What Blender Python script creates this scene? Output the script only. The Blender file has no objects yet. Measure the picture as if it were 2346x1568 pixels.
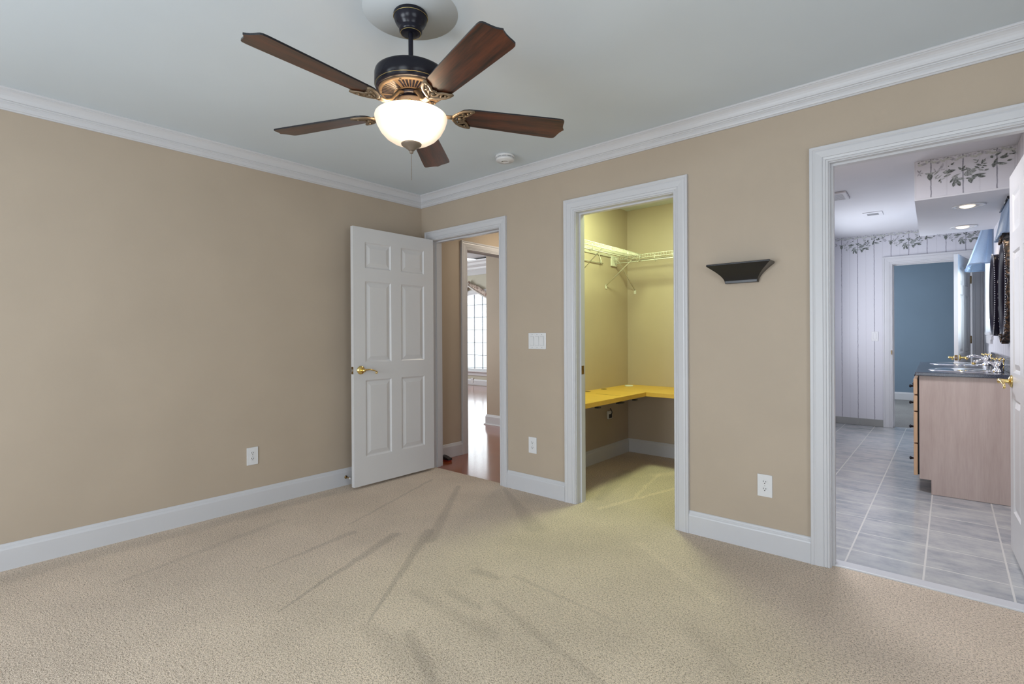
import bpy, bmesh, math, random
from mathutils import Vector, Matrix
random.seed(7)
C = bpy.context.scene.collection
PI = math.pi
H = 2.474            # ceiling height
WT = 0.11            # partition thickness

# ------------------------------------------------------------------ camera, world, lights
sc = bpy.context.scene
cam = bpy.data.cameras.new('camera')
cam_ob = bpy.data.objects.new('camera', cam); C.objects.link(cam_ob)
cam.sensor_fit = 'HORIZONTAL'; cam.sensor_width = 36.0
cam.lens = 1165.2057 / 2346 * 36.0
cam.shift_x = 0.0; cam.shift_y = -11.238 / 2346
cam.clip_start = 0.05; cam.clip_end = 200
R_ = Vector((0.75801446, 0.65221375, -0.00559452))
U_ = Vector((0.00323408, 0.00481889, 0.99998316))
F_ = Vector((-0.65222973, 0.75801979, -0.00154348))
M = Matrix.Identity(4)
for i in range(3):
    M[i][0] = R_[i]; M[i][1] = U_[i]; M[i][2] = -F_[i]
M.translation = Vector((3.69076674, -3.01827909, 1.1884139))
cam_ob.matrix_world = M
sc.camera = cam_ob

world = bpy.data.worlds.new('daylight'); sc.world = world; world.use_nodes = True
bg = world.node_tree.nodes['Background']
bg.inputs['Color'].default_value = (0.86, 0.93, 1.0, 1); bg.inputs['Strength'].default_value = 1.6

sc.view_settings.view_transform = 'Standard'
sc.view_settings.look = 'None'
sc.view_settings.exposure = 0.0
sc.view_settings.gamma = 1.0
sc.view_settings.use_curve_mapping = False
try:
    sc.cycles.use_denoising = True
    sc.cycles.max_bounces = 10
    sc.cycles.diffuse_bounces = 6
    sc.cycles.sample_clamp_indirect = 6.0
    sc.cycles.caustics_reflective = False
    sc.cycles.caustics_refractive = False
except Exception:
    pass

def area(name, loc, direction, sx, sy, power, color):
    l = bpy.data.lights.new(name, 'AREA'); l.shape = 'RECTANGLE'; l.size = sx; l.size_y = sy
    l.energy = power; l.color = color
    o = bpy.data.objects.new(name, l); C.objects.link(o); o.location = loc
    o.rotation_euler = Vector(direction).to_track_quat('-Z', 'Y').to_euler()
    return o

def point(name, loc, power, color, r=0.05):
    l = bpy.data.lights.new(name, 'POINT'); l.energy = power; l.color = color; l.shadow_soft_size = r
    o = bpy.data.objects.new(name, l); C.objects.link(o); o.location = loc
    return o

DAY = (0.87, 0.92, 1.0)
BACK = -5.0; EAST = 5.4
# daylight entering through the bedroom windows behind the camera
area('daylight_window_south_a', (1.7, BACK - 0.13, 1.15), (0, 1, 0.08), 1.5, 1.3, 96, DAY)
area('daylight_window_south_b', (3.9, BACK - 0.13, 1.15), (0, 1, 0.08), 1.5, 1.3, 56, DAY)
area('daylight_window_east', (EAST + 0.13, -2.6, 1.15), (-1, 0, 0.08), 1.5, 1.3, 36, DAY)

area('hall_fill_light', (0.50, 1.15, H - 0.03), (0, 0, -1), 0.3, 0.3, 9, (1.0, 0.88, 0.70))  # added fill with no fixture, brightens the hall walls
# the bathroom stands very slightly askew to the bedroom wall
BROT = math.radians(1.0); BPX, BPY = 3.6, 0.11
def bx(x, y):
    c, s = math.cos(BROT), math.sin(BROT)
    return (BPX + (x - BPX) * c - (y - BPY) * s, BPY + (x - BPX) * s + (y - BPY) * c)
def bxf(v):
    x, y = bx(v[0], v[1]); return (x, y, v[2])
def bdir(x, y, z):
    c, s = math.cos(BROT), math.sin(BROT); return (x * c - y * s, x * s + y * c, z)

area('daylight_bath_window', bxf((4.26, 4.1, 1.6)), bdir(-1, 0, 0), 0.7, 1.2, 28, (0.8, 0.9, 1.0))
area('bath_side_fill_light', bxf((2.40, 3.9, 1.45)), bdir(1, 0, 0.3), 1.2, 1.2, 36, (0.90, 0.91, 1.0))  # added fill through an invented side window, brightens the far end
o_ = area('bath_fill_light', bxf((3.0, 0.85, H - 0.05)), (0, 0, -1), 0.4, 0.4, 36, (0.90, 0.92, 1.0))  # added fill, unseen, for the soffit end and the vanity panel
area('daylight_living_window', (-4.934, 5.97, 1.3), (0, -1, 0), 1.5, 1.8, 16, (0.95, 0.97, 1.0))
area('living_near_fill_light', (-2.5, -0.13, 1.45), (0.1, 1, 0.05), 1.5, 1.6, 58, (0.95, 0.97, 1.0))  # added fill through an invented near window, for the hall end wall
area('living_left_fill_light', (-7.14, 3.3, 1.45), (1, 0, 0.1), 2.1, 1.8, 150, (0.95, 0.97, 1.0))  # added fill through an invented left window, for crown and ceiling
area('daylight_blue_room', (1.6, 7.0, 1.5), (1, 0, 0), 1.4, 1.4, 55, (0.85, 0.93, 1.0))

# ------------------------------------------------------------------ materials
def node_mat(name):
    m = bpy.data.materials.new(name); m.use_nodes = True
    nt = m.node_tree; b = nt.nodes['Principled BSDF']
    return m, nt, b

def N(nt, t, **kw):
    n = nt.nodes.new(t)
    for k, v in kw.items(): setattr(n, k, v)
    return n

def objco(nt, scale=(1, 1, 1)):
    tc = N(nt, 'ShaderNodeTexCoord'); mp = N(nt, 'ShaderNodeMapping')
    mp.inputs['Scale'].default_value = scale
    nt.links.new(tc.outputs['Object'], mp.inputs['Vector'])
    return mp.outputs['Vector']

def ramp(nt, fac, stops):
    r = N(nt, 'ShaderNodeValToRGB'); e = r.color_ramp.elements
    while len(e) < len(stops): e.new(0.5)
    for i, (p, c) in enumerate(stops):
        e[i].position = p; e[i].color = (*c, 1)
    nt.links.new(fac, r.inputs['Fac']); return r.outputs['Color']

def noise(nt, vec, scale, detail=4, rough=0.5):
    n = N(nt, 'ShaderNodeTexNoise'); n.inputs['Scale'].default_value = scale
    n.inputs['Detail'].default_value = detail; n.inputs['Roughness'].default_value = rough
    nt.links.new(vec, n.inputs['Vector']); return n.outputs['Fac']

def bump(nt, b, h, strength, dist):
    bp = N(nt, 'ShaderNodeBump'); bp.inputs['Strength'].default_value = strength
    bp.inputs['Distance'].default_value = dist
    nt.links.new(h, bp.inputs['Height']); nt.links.new(bp.outputs['Normal'], b.inputs['Normal'])

def mth(nt, op, a, b=None, c=None, clamp=False):
    n = N(nt, 'ShaderNodeMath', operation=op); n.use_clamp = clamp
    for i, v in enumerate((a, b, c)):
        if v is None: continue
        if isinstance(v, (int, float)): n.inputs[i].default_value = v
        else: nt.links.new(v, n.inputs[i])
    return n.outputs[0]

def mixc(nt, fac, a, b):
    n = N(nt, 'ShaderNodeMix', data_type='RGBA')
    if isinstance(fac, (int, float)): n.inputs[0].default_value = fac
    else: nt.links.new(fac, n.inputs[0])
    for i, v in ((6, a), (7, b)):
        if isinstance(v, tuple): n.inputs[i].default_value = (*v, 1)
        else: nt.links.new(v, n.inputs[i])
    return n.outputs[2]

def painted(name, col, rough=0.5, var=0.04, bs=0.05, bscale=160, spec=0.4):
    """paint or plastic: small tonal variation and a roller-texture bump"""
    m, nt, b = node_mat(name)
    v = objco(nt)
    f = noise(nt, v, 2.2, 3)
    lo = tuple(max(0, c * (1 - var)) for c in col); hi = tuple(min(1, c * (1 + var)) for c in col)
    nt.links.new(ramp(nt, f, [(0.3, lo), (0.7, hi)]), b.inputs['Base Color'])
    b.inputs['Roughness'].default_value = rough; b.inputs['Specular IOR Level'].default_value = spec
    if bs: bump(nt, b, noise(nt, v, bscale, 2), bs, 0.002)
    return m

def metal(name, col, rough=0.2, var=0.1):
    m, nt, b = node_mat(name)
    v = objco(nt); f = noise(nt, v, 30, 3)
    lo = tuple(c * (1 - var) for c in col)
    nt.links.new(ramp(nt, f, [(0.35, lo), (0.65, col)]), b.inputs['Base Color'])
    b.inputs['Metallic'].default_value = 1; b.inputs['Roughness'].default_value = rough
    return m

def glow(name, col, strength, base=(0.8, 0.8, 0.8)):
    m, nt, b = node_mat(name)
    b.inputs['Base Color'].default_value = (*base, 1)
    b.inputs['Emission Color'].default_value = (*col, 1); b.inputs['Emission Strength'].default_value = strength
    return m

def woodmat(name, dark, light, axis_scale, rough=0.35, coat=0.0, scale=6, stops=(0.33, 0.7), coat_rough=0.15):
    m, nt, b = node_mat(name)
    v = objco(nt, axis_scale)
    f = noise(nt, v, scale, 6, 0.6)
    w = N(nt, 'ShaderNodeTexNoise'); w.inputs['Scale'].default_value = scale * 6; w.inputs['Detail'].default_value = 3
    nt.links.new(v, w.inputs['Vector'])
    mix = mth(nt, 'MULTIPLY_ADD', w.outputs['Fac'], 0.35, mth(nt, 'MULTIPLY', f, 0.7))
    nt.links.new(ramp(nt, mix, [(stops[0], dark), (stops[1], light)]), b.inputs['Base Color'])
    b.inputs['Roughness'].default_value = rough; b.inputs['Coat Weight'].default_value = coat
    b.inputs['Coat Roughness'].default_value = coat_rough
    return m

MAT = {}
WALLC = (0.42, 0.347, 0.27)
MAT['wall'] = painted('beige_wall_paint', WALLC, 0.55, 0.03, 0.08, 220, 0.35)
MAT['ceiling'] = painted('ceiling_paint', (0.60, 0.665, 0.72), 0.8, 0.015, 0.05, 200, 0.2)
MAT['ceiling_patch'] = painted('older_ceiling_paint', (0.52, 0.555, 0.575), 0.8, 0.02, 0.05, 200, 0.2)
MAT['trim'] = painted('white_trim_paint', (0.54, 0.54, 0.56), 0.38, 0.015, 0.0, 60, 0.5)
MAT['door'] = painted('white_door_paint', (0.60, 0.595, 0.60), 0.32, 0.015, 0.02, 90, 0.5)
MAT['plastic'] = painted('white_plastic', (0.66, 0.66, 0.67), 0.25, 0.01, 0, 60, 0.5)
MAT['slot'] = painted('dark_slot', (0.02, 0.02, 0.022), 0.6, 0.1, 0)
MAT['grey_slot'] = painted('grey_slot', (0.30, 0.31, 0.33), 0.6, 0.1, 0)
MAT['wire'] = painted('white_vinyl_wire', (0.62, 0.62, 0.56), 0.35, 0.03, 0)
MAT['brass'] = metal('polished_brass', (0.90, 0.68, 0.26), 0.18)
MAT['old_brass'] = metal('aged_brass', (0.36, 0.24, 0.10), 0.35, 0.3)
MAT['chrome'] = metal('chrome', (0.86, 0.86, 0.90), 0.07, 0.05)
MAT['steel'] = metal('steel', (0.55, 0.55, 0.57), 0.25)
MAT['bronze'] = painted('oil_rubbed_bronze', (0.010, 0.010, 0.016), 0.26, 0.2, 0, 60, 0.22)
MAT['rub'] = metal('gold_rubbed_edge', (0.75, 0.58, 0.22), 0.3, 0.2)
MAT['antique'] = painted('antique_bronze', (0.15, 0.105, 0.062), 0.42, 0.3, 0.05, 60, 0.5)
MAT['antique'].node_tree.nodes['Principled BSDF'].inputs['Metallic'].default_value = 0.25
MAT['fitter'] = painted('bronze_fitter', (0.16, 0.125, 0.095), 0.4, 0.15, 0, 60, 0.5)
MAT['blade'] = woodmat('dark_walnut_blade', (0.004, 0.0012, 0.0008), (0.105, 0.024, 0.007), (0.8, 11, 11), 0.36, 0.5, 2.6, (0.40, 0.66), 0.33)
MAT['black'] = painted('black_lacquer', (0.006, 0.006, 0.009), 0.22, 0.1, 0, 60, 0.6)
MAT['desk'] = woodmat('yellow_maple_laminate', (0.56, 0.33, 0.05), (0.66, 0.40, 0.07), (1, 5, 5), 0.38, 0, 3)
MAT['cabinet'] = woodmat('pale_maple_cabinet', (0.40, 0.305, 0.27), (0.50, 0.40, 0.36), (6, 6, 0.5), 0.4, 0.1, 3)
MAT['cabinet_lit'] = woodmat('lit_maple_front', (0.50, 0.31, 0.18), (0.62, 0.41, 0.25), (6, 6, 0.5), 0.4, 0.1, 3)  # same maple as the cabinet, warm lamplight put into the colour
MAT['dark_wood'] = painted('dark_brown_kick', (0.08, 0.045, 0.022), 0.6, 0.2, 0)  # even dark brown of the toe kick
MAT['blue'] = painted('slate_blue_paint', (0.165, 0.225, 0.29), 0.6, 0.03, 0.05, 200, 0.3)
MAT['mirror'] = metal('mirror_glass', (0.9, 0.9, 0.92), 0.02, 0.0)
MAT['ebony'] = painted('dark_glossy_moulding', (0.012, 0.010, 0.018), 0.25, 0.3, 0, 60, 0.5)
MAT['ebony'].node_tree.nodes['Principled BSDF'].inputs['IOR'].default_value = 1.12
def m_carved():
    m, nt, b = node_mat('rubbed_gilt_carving'); v = objco(nt)
    nt.links.new(ramp(nt, noise(nt, v, 55, 3, 0.7), [(0.48, (0.008, 0.006, 0.006)), (0.66, (0.20, 0.11, 0.055))]), b.inputs['Base Color'])
    b.inputs['Roughness'].default_value = 0.4; b.inputs['Metallic'].default_value = 0.35; return m
MAT['carved'] = m_carved()
MAT['white_wall'] = painted('white_paint', (0.62, 0.62, 0.65), 0.6, 0.02, 0.05, 200, 0.3)
MAT['living_wall'] = painted('olive_grey_paint', (0.47, 0.45, 0.37), 0.6, 0.03, 0.05, 200, 0.3)
MAT['base_tile'] = painted('grey_skirting_tile', (0.30, 0.30, 0.29), 0.4, 0.15, 0.05, 30)
MAT['bulb'] = glow('recessed_bulb', (1.0, 0.78, 0.52), 1.35)
MAT['red'] = painted('red_reflection_tint', (0.25, 0.02, 0.015), 0.4, 0.1, 0)

def m_granite():
    m, nt, b = node_mat('dark_speckled_granite')
    v = objco(nt); a = noise(nt, v, 320, 2, 0.7)
    nt.links.new(ramp(nt, a, [(0.38, (0.012, 0.014, 0.022)), (0.55, (0.045, 0.05, 0.075)), (0.80, (0.34, 0.36, 0.42))]), b.inputs['Base Color'])
    b.inputs['Roughness'].default_value = 0.18; return m
MAT['granite'] = m_granite()

def m_carpet(name, col, streaks=True):
    m, nt, b = node_mat(name)
    v = objco(nt)
    big = noise(nt, v, 1.7, 3, 0.55)
    fine = noise(nt, v, 210, 3, 0.7)
    tuft = noise(nt, v, 105, 2, 0.6)
    k = lambda f: tuple(c * f for c in col)
    base = ramp(nt, big, [(0.32, k(0.90)), (0.68, k(1.07))])
    spec = ramp(nt, mth(nt, 'MULTIPLY_ADD', fine, 0.6, mth(nt, 'MULTIPLY', tuft, 0.4)),
                [(0.36, (0.42, 0.38, 0.34)), (0.50, (0.94, 0.93, 0.92)), (0.66, (1.16, 1.16, 1.16))])
    mul = N(nt, 'ShaderNodeMix', data_type='RGBA', blend_type='MULTIPLY'); mul.inputs[0].default_value = 1
    nt.links.new(base, mul.inputs[6]); nt.links.new(spec, mul.inputs[7])
    out = mul.outputs[2]
    if streaks:
        # brushed pile and vacuum tracks: (x0,y0,x1,y1, half width start, half width end, strength)
        S = [(0.734, -0.244, 1.391, -1.079, .03, .05, .26), (1.27, -1.0, 1.849, -1.804, .045, .008, .30),
             (1.158, -1.163, 1.477, -2.007, .05, .008, .30), (0.935, -1.305, 1.021, -1.908, .035, .01, .22),
             (0.42, -0.25, 0.80, -1.25, .018, .012, .22), (1.052, -0.056, 1.738, -0.543, .02, .10, .20),
             (1.871, -1.194, 2.003, -1.175, .05, .03, .22), (1.884, -1.83, 2.37, -1.864, .05, .16, .14),
             (2.053, -1.102, 2.656, -1.145, .02, .012, .16), (1.80, -1.53, 2.30, -1.54, .03, .06, .14),
             (0.40, -1.5, 0.62, -2.4, .05, .02, .14), (0.12, -1.0, 0.14, -2.8, .07, .10, .16),
             (2.05, -1.75, 2.75, -2.05, .035, .03, .20), (1.93, -1.42, 2.12, -1.43, .04, .03, .16), (2.15, -1.35, 2.95, -1.55, .03, .03, .15), (2.9, -1.0, 3.6, -1.5, .05, .12, .10), (2.35, -0.35, 2.9, -0.7, .03, .05, -.10),
             (1.86, 0.02, 2.07, 0.80, .03, .02, -.24), (1.93, 0.40, 1.80, 1.10, .02, .02, -.2), (1.80, 1.05, 2.0, 1.45, .08, .05, -.22),
             (1.75, 0.2, 1.55, 1.0, .05, .09, .18)]
        sep = N(nt, 'ShaderNodeSeparateXYZ'); nt.links.new(v, sep.inputs[0])
        wob = mth(nt, 'MULTIPLY', mth(nt, 'SUBTRACT', noise(nt, v, 9, 3), 0.5), 0.05)
        X = mth(nt, 'ADD', sep.outputs[0], wob); Y = mth(nt, 'ADD', sep.outputs[1], mth(nt, 'MULTIPLY', wob, -0.7))
        tot = None
        for x0, y0, x1, y1, w0, w1, st in S:
            dx, dy = x1 - x0, y1 - y0; L = math.hypot(dx, dy); dx /= L; dy /= L
            px = mth(nt, 'SUBTRACT', X, x0); py = mth(nt, 'SUBTRACT', Y, y0)
            t = mth(nt, 'ADD', mth(nt, 'MULTIPLY', px, dx), mth(nt, 'MULTIPLY', py, dy))
            tn = mth(nt, 'DIVIDE', t, L, clamp=True)
            over = mth(nt, 'SUBTRACT', t, mth(nt, 'MULTIPLY', tn, L))
            d = mth(nt, 'SUBTRACT', mth(nt, 'MULTIPLY', px, -dy), mth(nt, 'MULTIPLY', py, -dx))
            dist = mth(nt, 'SQRT', mth(nt, 'ADD', mth(nt, 'MULTIPLY', d, d), mth(nt, 'MULTIPLY', over, over)))
            w = mth(nt, 'MULTIPLY_ADD', tn, w1 - w0, w0)
            e = mth(nt, 'SUBTRACT', 1.0, mth(nt, 'DIVIDE', dist, w))
            e = mth(nt, 'MULTIPLY', e, 1.6, clamp=True)
            e = mth(nt, 'MULTIPLY', e, st * 0.72)
            tot = e if tot is None else mth(nt, 'ADD', tot, e)
        gain = mth(nt, 'SUBTRACT', 1.0, tot)
        vm = N(nt, 'ShaderNodeVectorMath', operation='SCALE'); nt.links.new(out, vm.inputs[0]); nt.links.new(gain, vm.inputs['Scale'])
        out = vm.outputs[0]
    nt.links.new(out, b.inputs['Base Color'])
    b.inputs['Roughness'].default_value = 0.95; b.inputs['Specular IOR Level'].default_value = 0.05
    try:
        b.inputs['Sheen Weight'].default_value = 0.15
    except Exception: pass
    bump(nt, b, mth(nt, 'ADD', fine, mth(nt, 'MULTIPLY', tuft, 1.2)), 0.9, 0.008)
    return m
MAT['carpet'] = m_carpet('beige_cut_pile_carpet', (0.83, 0.69, 0.555))
MAT['carpet_blue'] = m_carpet('grey_carpet', (0.34, 0.34, 0.34), False)

def m_tile():
    m, nt, b = node_mat('pale_marbled_floor_tile')
    v = objco(nt)
    sp = 0.318
    mp = N(nt, 'ShaderNodeMapping'); mp.inputs['Location'].default_value = (-3.59, -0.335, 0)
    nt.links.new(v, mp.inputs['Vector'])
    br = N(nt, 'ShaderNodeTexBrick'); br.offset = 0; br.squash = 1
    br.inputs['Scale'].default_value = 1; br.inputs['Mortar Size'].default_value = 0.0045
    br.inputs['Mortar Smooth'].default_value = 0.1
    br.inputs['Brick Width'].default_value = sp; br.inputs['Row Height'].default_value = sp
    br.inputs['Color1'].default_value = (1, 1, 1, 1); br.inputs['Color2'].default_value = (0.9, 0.9, 0.92, 1)
    nt.links.new(mp.outputs[0], br.inputs['Vector'])
    cl = noise(nt, v, 5, 8, 0.68)
    cl2 = noise(nt, objco(nt, (1, 3.5, 1)), 4, 5, 0.6)
    base = ramp(nt, mth(nt, 'MULTIPLY_ADD', cl, 0.6, mth(nt, 'MULTIPLY', cl2, 0.4)),
                [(0.36, (0.27, 0.29, 0.32)), (0.5, (0.40, 0.41, 0.42)), (0.64, (0.50, 0.50, 0.49))])
    mul = N(nt, 'ShaderNodeMix', data_type='RGBA', blend_type='MULTIPLY'); mul.inputs[0].default_value = 1
    nt.links.new(base, mul.inputs[6]); nt.links.new(br.outputs['Color'], mul.inputs[7])
    col = mixc(nt, br.outputs['Fac'], mul.outputs[2], (0.60, 0.59, 0.57))
    nt.links.new(col, b.inputs['Base Color'])
    b.inputs['Roughness'].default_value = 0.17
    bump(nt, b, mth(nt, 'SUBTRACT', 1.0, br.outputs['Fac']), 0.4, 0.002)
    return m
MAT['tile'] = m_tile()

def m_hardwood():
    m, nt, b = node_mat('red_oak_strip_floor')
    v = objco(nt)
    br = N(nt, 'ShaderNodeTexBrick'); br.offset = 0.37
    br.inputs['Scale'].default_value = 1; br.inputs['Mortar Size'].default_value = 0.0015
    br.inputs['Brick Width'].default_value = 0.9; br.inputs['Row Height'].default_value = 0.058
    br.inputs['Color1'].default_value = (0.27, 0.065, 0.022, 1); br.inputs['Color2'].default_value = (0.36, 0.10, 0.038, 1)
    br.inputs['Mortar'].default_value = (0.05, 0.015, 0.008, 1)
    nt.links.new(v, br.inputs['Vector'])
    g = noise(nt, objco(nt, (1.5, 18, 1)), 6, 5, 0.6)
    mul = N(nt, 'ShaderNodeMix', data_type='RGBA', blend_type='MULTIPLY'); mul.inputs[0].default_value = 1
    nt.links.new(br.outputs['Color'], mul.inputs[6]); nt.links.new(ramp(nt, g, [(0.3, (0.7, 0.7, 0.7)), (0.7, (1.15, 1.1, 1.1))]), mul.inputs[7])
    nt.links.new(mul.outputs[2], b.inputs['Base Color'])
    b.inputs['Roughness'].default_value = 0.2; b.inputs['Coat Weight'].default_value = 0.6; b.inputs['Coat Roughness'].default_value = 0.12
    bump(nt, b, mth(nt, 'SUBTRACT', 1.0, br.outputs['Fac']), 0.3, 0.001)
    return m
MAT['hardwood'] = m_hardwood()

def m_paper(name, axis, phase):
    """striped wallpaper: one dark ragged stripe every 17.7 cm, a faint one half way between"""
    m, nt, b = node_mat(name)
    v = objco(nt); sep = N(nt, 'ShaderNodeSeparateXYZ'); nt.links.new(v, sep.inputs[0])
    wob = mth(nt, 'MULTIPLY', mth(nt, 'SUBTRACT', noise(nt, v, 22, 4, 0.7), 0.5), 0.010)
    a = mth(nt, 'ADD', mth(nt, 'ADD', sep.outputs[axis], wob), -phase + 0.177 * 40 + 0.0885)
    md = mth(nt, 'MODULO', a, 0.177)
    d = mth(nt, 'ABSOLUTE', mth(nt, 'SUBTRACT', md, 0.0885))
    s1 = mth(nt, 'LESS_THAN', d, 0.0040)
    d2 = mth(nt, 'SUBTRACT', 0.0885, d)
    s2 = mth(nt, 'LESS_THAN', d2, 0.0045)
    n2 = noise(nt, v, 40, 3)
    c = mixc(nt, mth(nt, 'MULTIPLY', s2, 0.22), (0.60, 0.595, 0.635), (0.40, 0.39, 0.43))
    c = mixc(nt, mth(nt, 'MULTIPLY', s1, mth(nt, 'MULTIPLY_ADD', n2, 0.5, 0.55)), c, (0.20, 0.20, 0.235))
    nt.links.new(c, b.inputs['Base Color']); b.inputs['Roughness'].default_value = 0.6
    b.inputs['Specular IOR Level'].default_value = 0.25
    return m
MAT['paper_x'] = m_paper('striped_wallpaper', 0, 2.717 + 0.06)
MAT['paper_y'] = m_paper('striped_wallpaper_side', 1, 0.0)
MAT['paper_soffit'] = m_paper('striped_wallpaper_soffit', 0, 3.59)
def m_leaf(name, col, var):
    m, nt, b = node_mat(name); f = noise(nt, objco(nt), 95, 4, 0.65)
    nt.links.new(ramp(nt, f, [(0.36, tuple(c * (1 - var) for c in col)), (0.62, tuple(min(1, c * (1 + var)) for c in col))]), b.inputs['Base Color'])
    b.inputs['Roughness'].default_value = 0.65; b.inputs['Specular IOR Level'].default_value = 0.2; return m
MAT['leaf_dark'] = m_leaf('printed_leaf_dark', (0.15, 0.165, 0.155), 0.6)
MAT['leaf_mid'] = m_leaf('printed_leaf_mid', (0.28, 0.295, 0.29), 0.45)
MAT['leaf_pale'] = m_leaf('printed_leaf_pale', (0.40, 0.395, 0.43), 0.3)
MAT['leaf_wash'] = m_leaf('printed_leaf_wash', (0.49, 0.505, 0.48), 0.15)

def m_glass(name):
    m = bpy.data.materials.new(name); m.use_nodes = True; nt = m.node_tree
    for n in list(nt.nodes): nt.nodes.remove(n)
    o = N(nt, 'ShaderNodeOutputMaterial'); t = N(nt, 'ShaderNodeBsdfTransparent'); g = N(nt, 'ShaderNodeBsdfGlossy')
    fr = N(nt, 'ShaderNodeFresnel'); fr.inputs['IOR'].default_value = 1.45; mx = N(nt, 'ShaderNodeMixShader')
    t.inputs['Color'].default_value = (0.96, 0.98, 0.98, 1); g.inputs['Roughness'].default_value = 0.03
    ge = N(nt, 'ShaderNodeNewGeometry')
    nt.links.new(mth(nt, 'MULTIPLY', fr.outputs[0], mth(nt, 'SUBTRACT', 1.0, ge.outputs['Backfacing'])), mx.inputs[0]); nt.links.new(t.outputs[0], mx.inputs[1]); nt.links.new(g.outputs[0], mx.inputs[2])
    nt.links.new(mx.outputs[0], o.inputs[0]); return m
MAT['glass'] = m_glass('window_glass')

def m_fabric(name, col, trans, scale=(1, 1, 1), pattern=None):
    m, nt, b = node_mat(name)
    v = objco(nt, scale); f = noise(nt, v, 240, 2)
    lo = tuple(c * 0.88 for c in col)
    c = ramp(nt, f, [(0.35, lo), (0.65, col)])
    if pattern:
        p = noise(nt, v, 22, 3)
        c = mixc(nt, mth(nt, 'GREATER_THAN', p, 0.53), c, pattern)
    nt.links.new(c, b.inputs['Base Color']); b.inputs['Roughness'].default_value = 0.8
    if trans:
        out = nt.nodes['Material Output']; t = N(nt, 'ShaderNodeBsdfTranslucent'); mx = N(nt, 'ShaderNodeMixShader')
        nt.links.new(c, t.inputs['Color']); mx.inputs[0].default_value = trans
        nt.links.new(b.outputs[0], mx.inputs[1]); nt.links.new(t.outputs[0], mx.inputs[2]); nt.links.new(mx.outputs[0], out.inputs[0])
    return m
MAT['valance'] = m_fabric('pale_blue_valance_cloth', (0.50, 0.61, 0.76), 0.5)
MAT['swag'] = m_fabric('patterned_swag_cloth', (0.62, 0.52, 0.45), 0.2, pattern=(0.30, 0.20, 0.16))
MAT['swag_edge'] = m_fabric('cream_swag_lining', (0.80, 0.77, 0.74), 0.2)
MAT['blind'] = m_fabric('white_blind_slat', (0.85, 0.88, 0.9), 0.4)

def m_bowl():
    m, nt, b = node_mat('alabaster_glass_bowl')
    v = objco(nt); f = noise(nt, v, 9, 4, 0.6)
    b.inputs['Base Color'].default_value = (0.62, 0.55, 0.46, 1)
    col = ramp(nt, f, [(0.3, (1.0, 0.72, 0.47)), (0.55, (1.0, 0.83, 0.62)), (0.75, (1.0, 0.88, 0.70))])
    nt.links.new(col, b.inputs['Emission Color'])
    # the glass glows most where the bulbs sit just behind it (bulb positions in the bowl)
    tc = N(nt, 'ShaderNodeTexCoord'); ds = N(nt, 'ShaderNodeVectorMath', operation='DISTANCE')
    nt.links.new(tc.outputs['Object'], ds.inputs[0]); ds.inputs[1].default_value = (0.075, -0.045, -0.43)
    g = mth(nt, 'SUBTRACT', 1.0, mth(nt, 'DIVIDE', ds.outputs['Value'], 0.16), clamp=True)
    nt.links.new(mth(nt, 'MULTIPLY_ADD', mth(nt, 'POWER', g, 3.2), 34.0, 0.62), b.inputs['Emission Strength'])
    b.inputs['Roughness'].default_value = 0.25
    return m
MAT['bowl'] = m_bowl()

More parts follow.
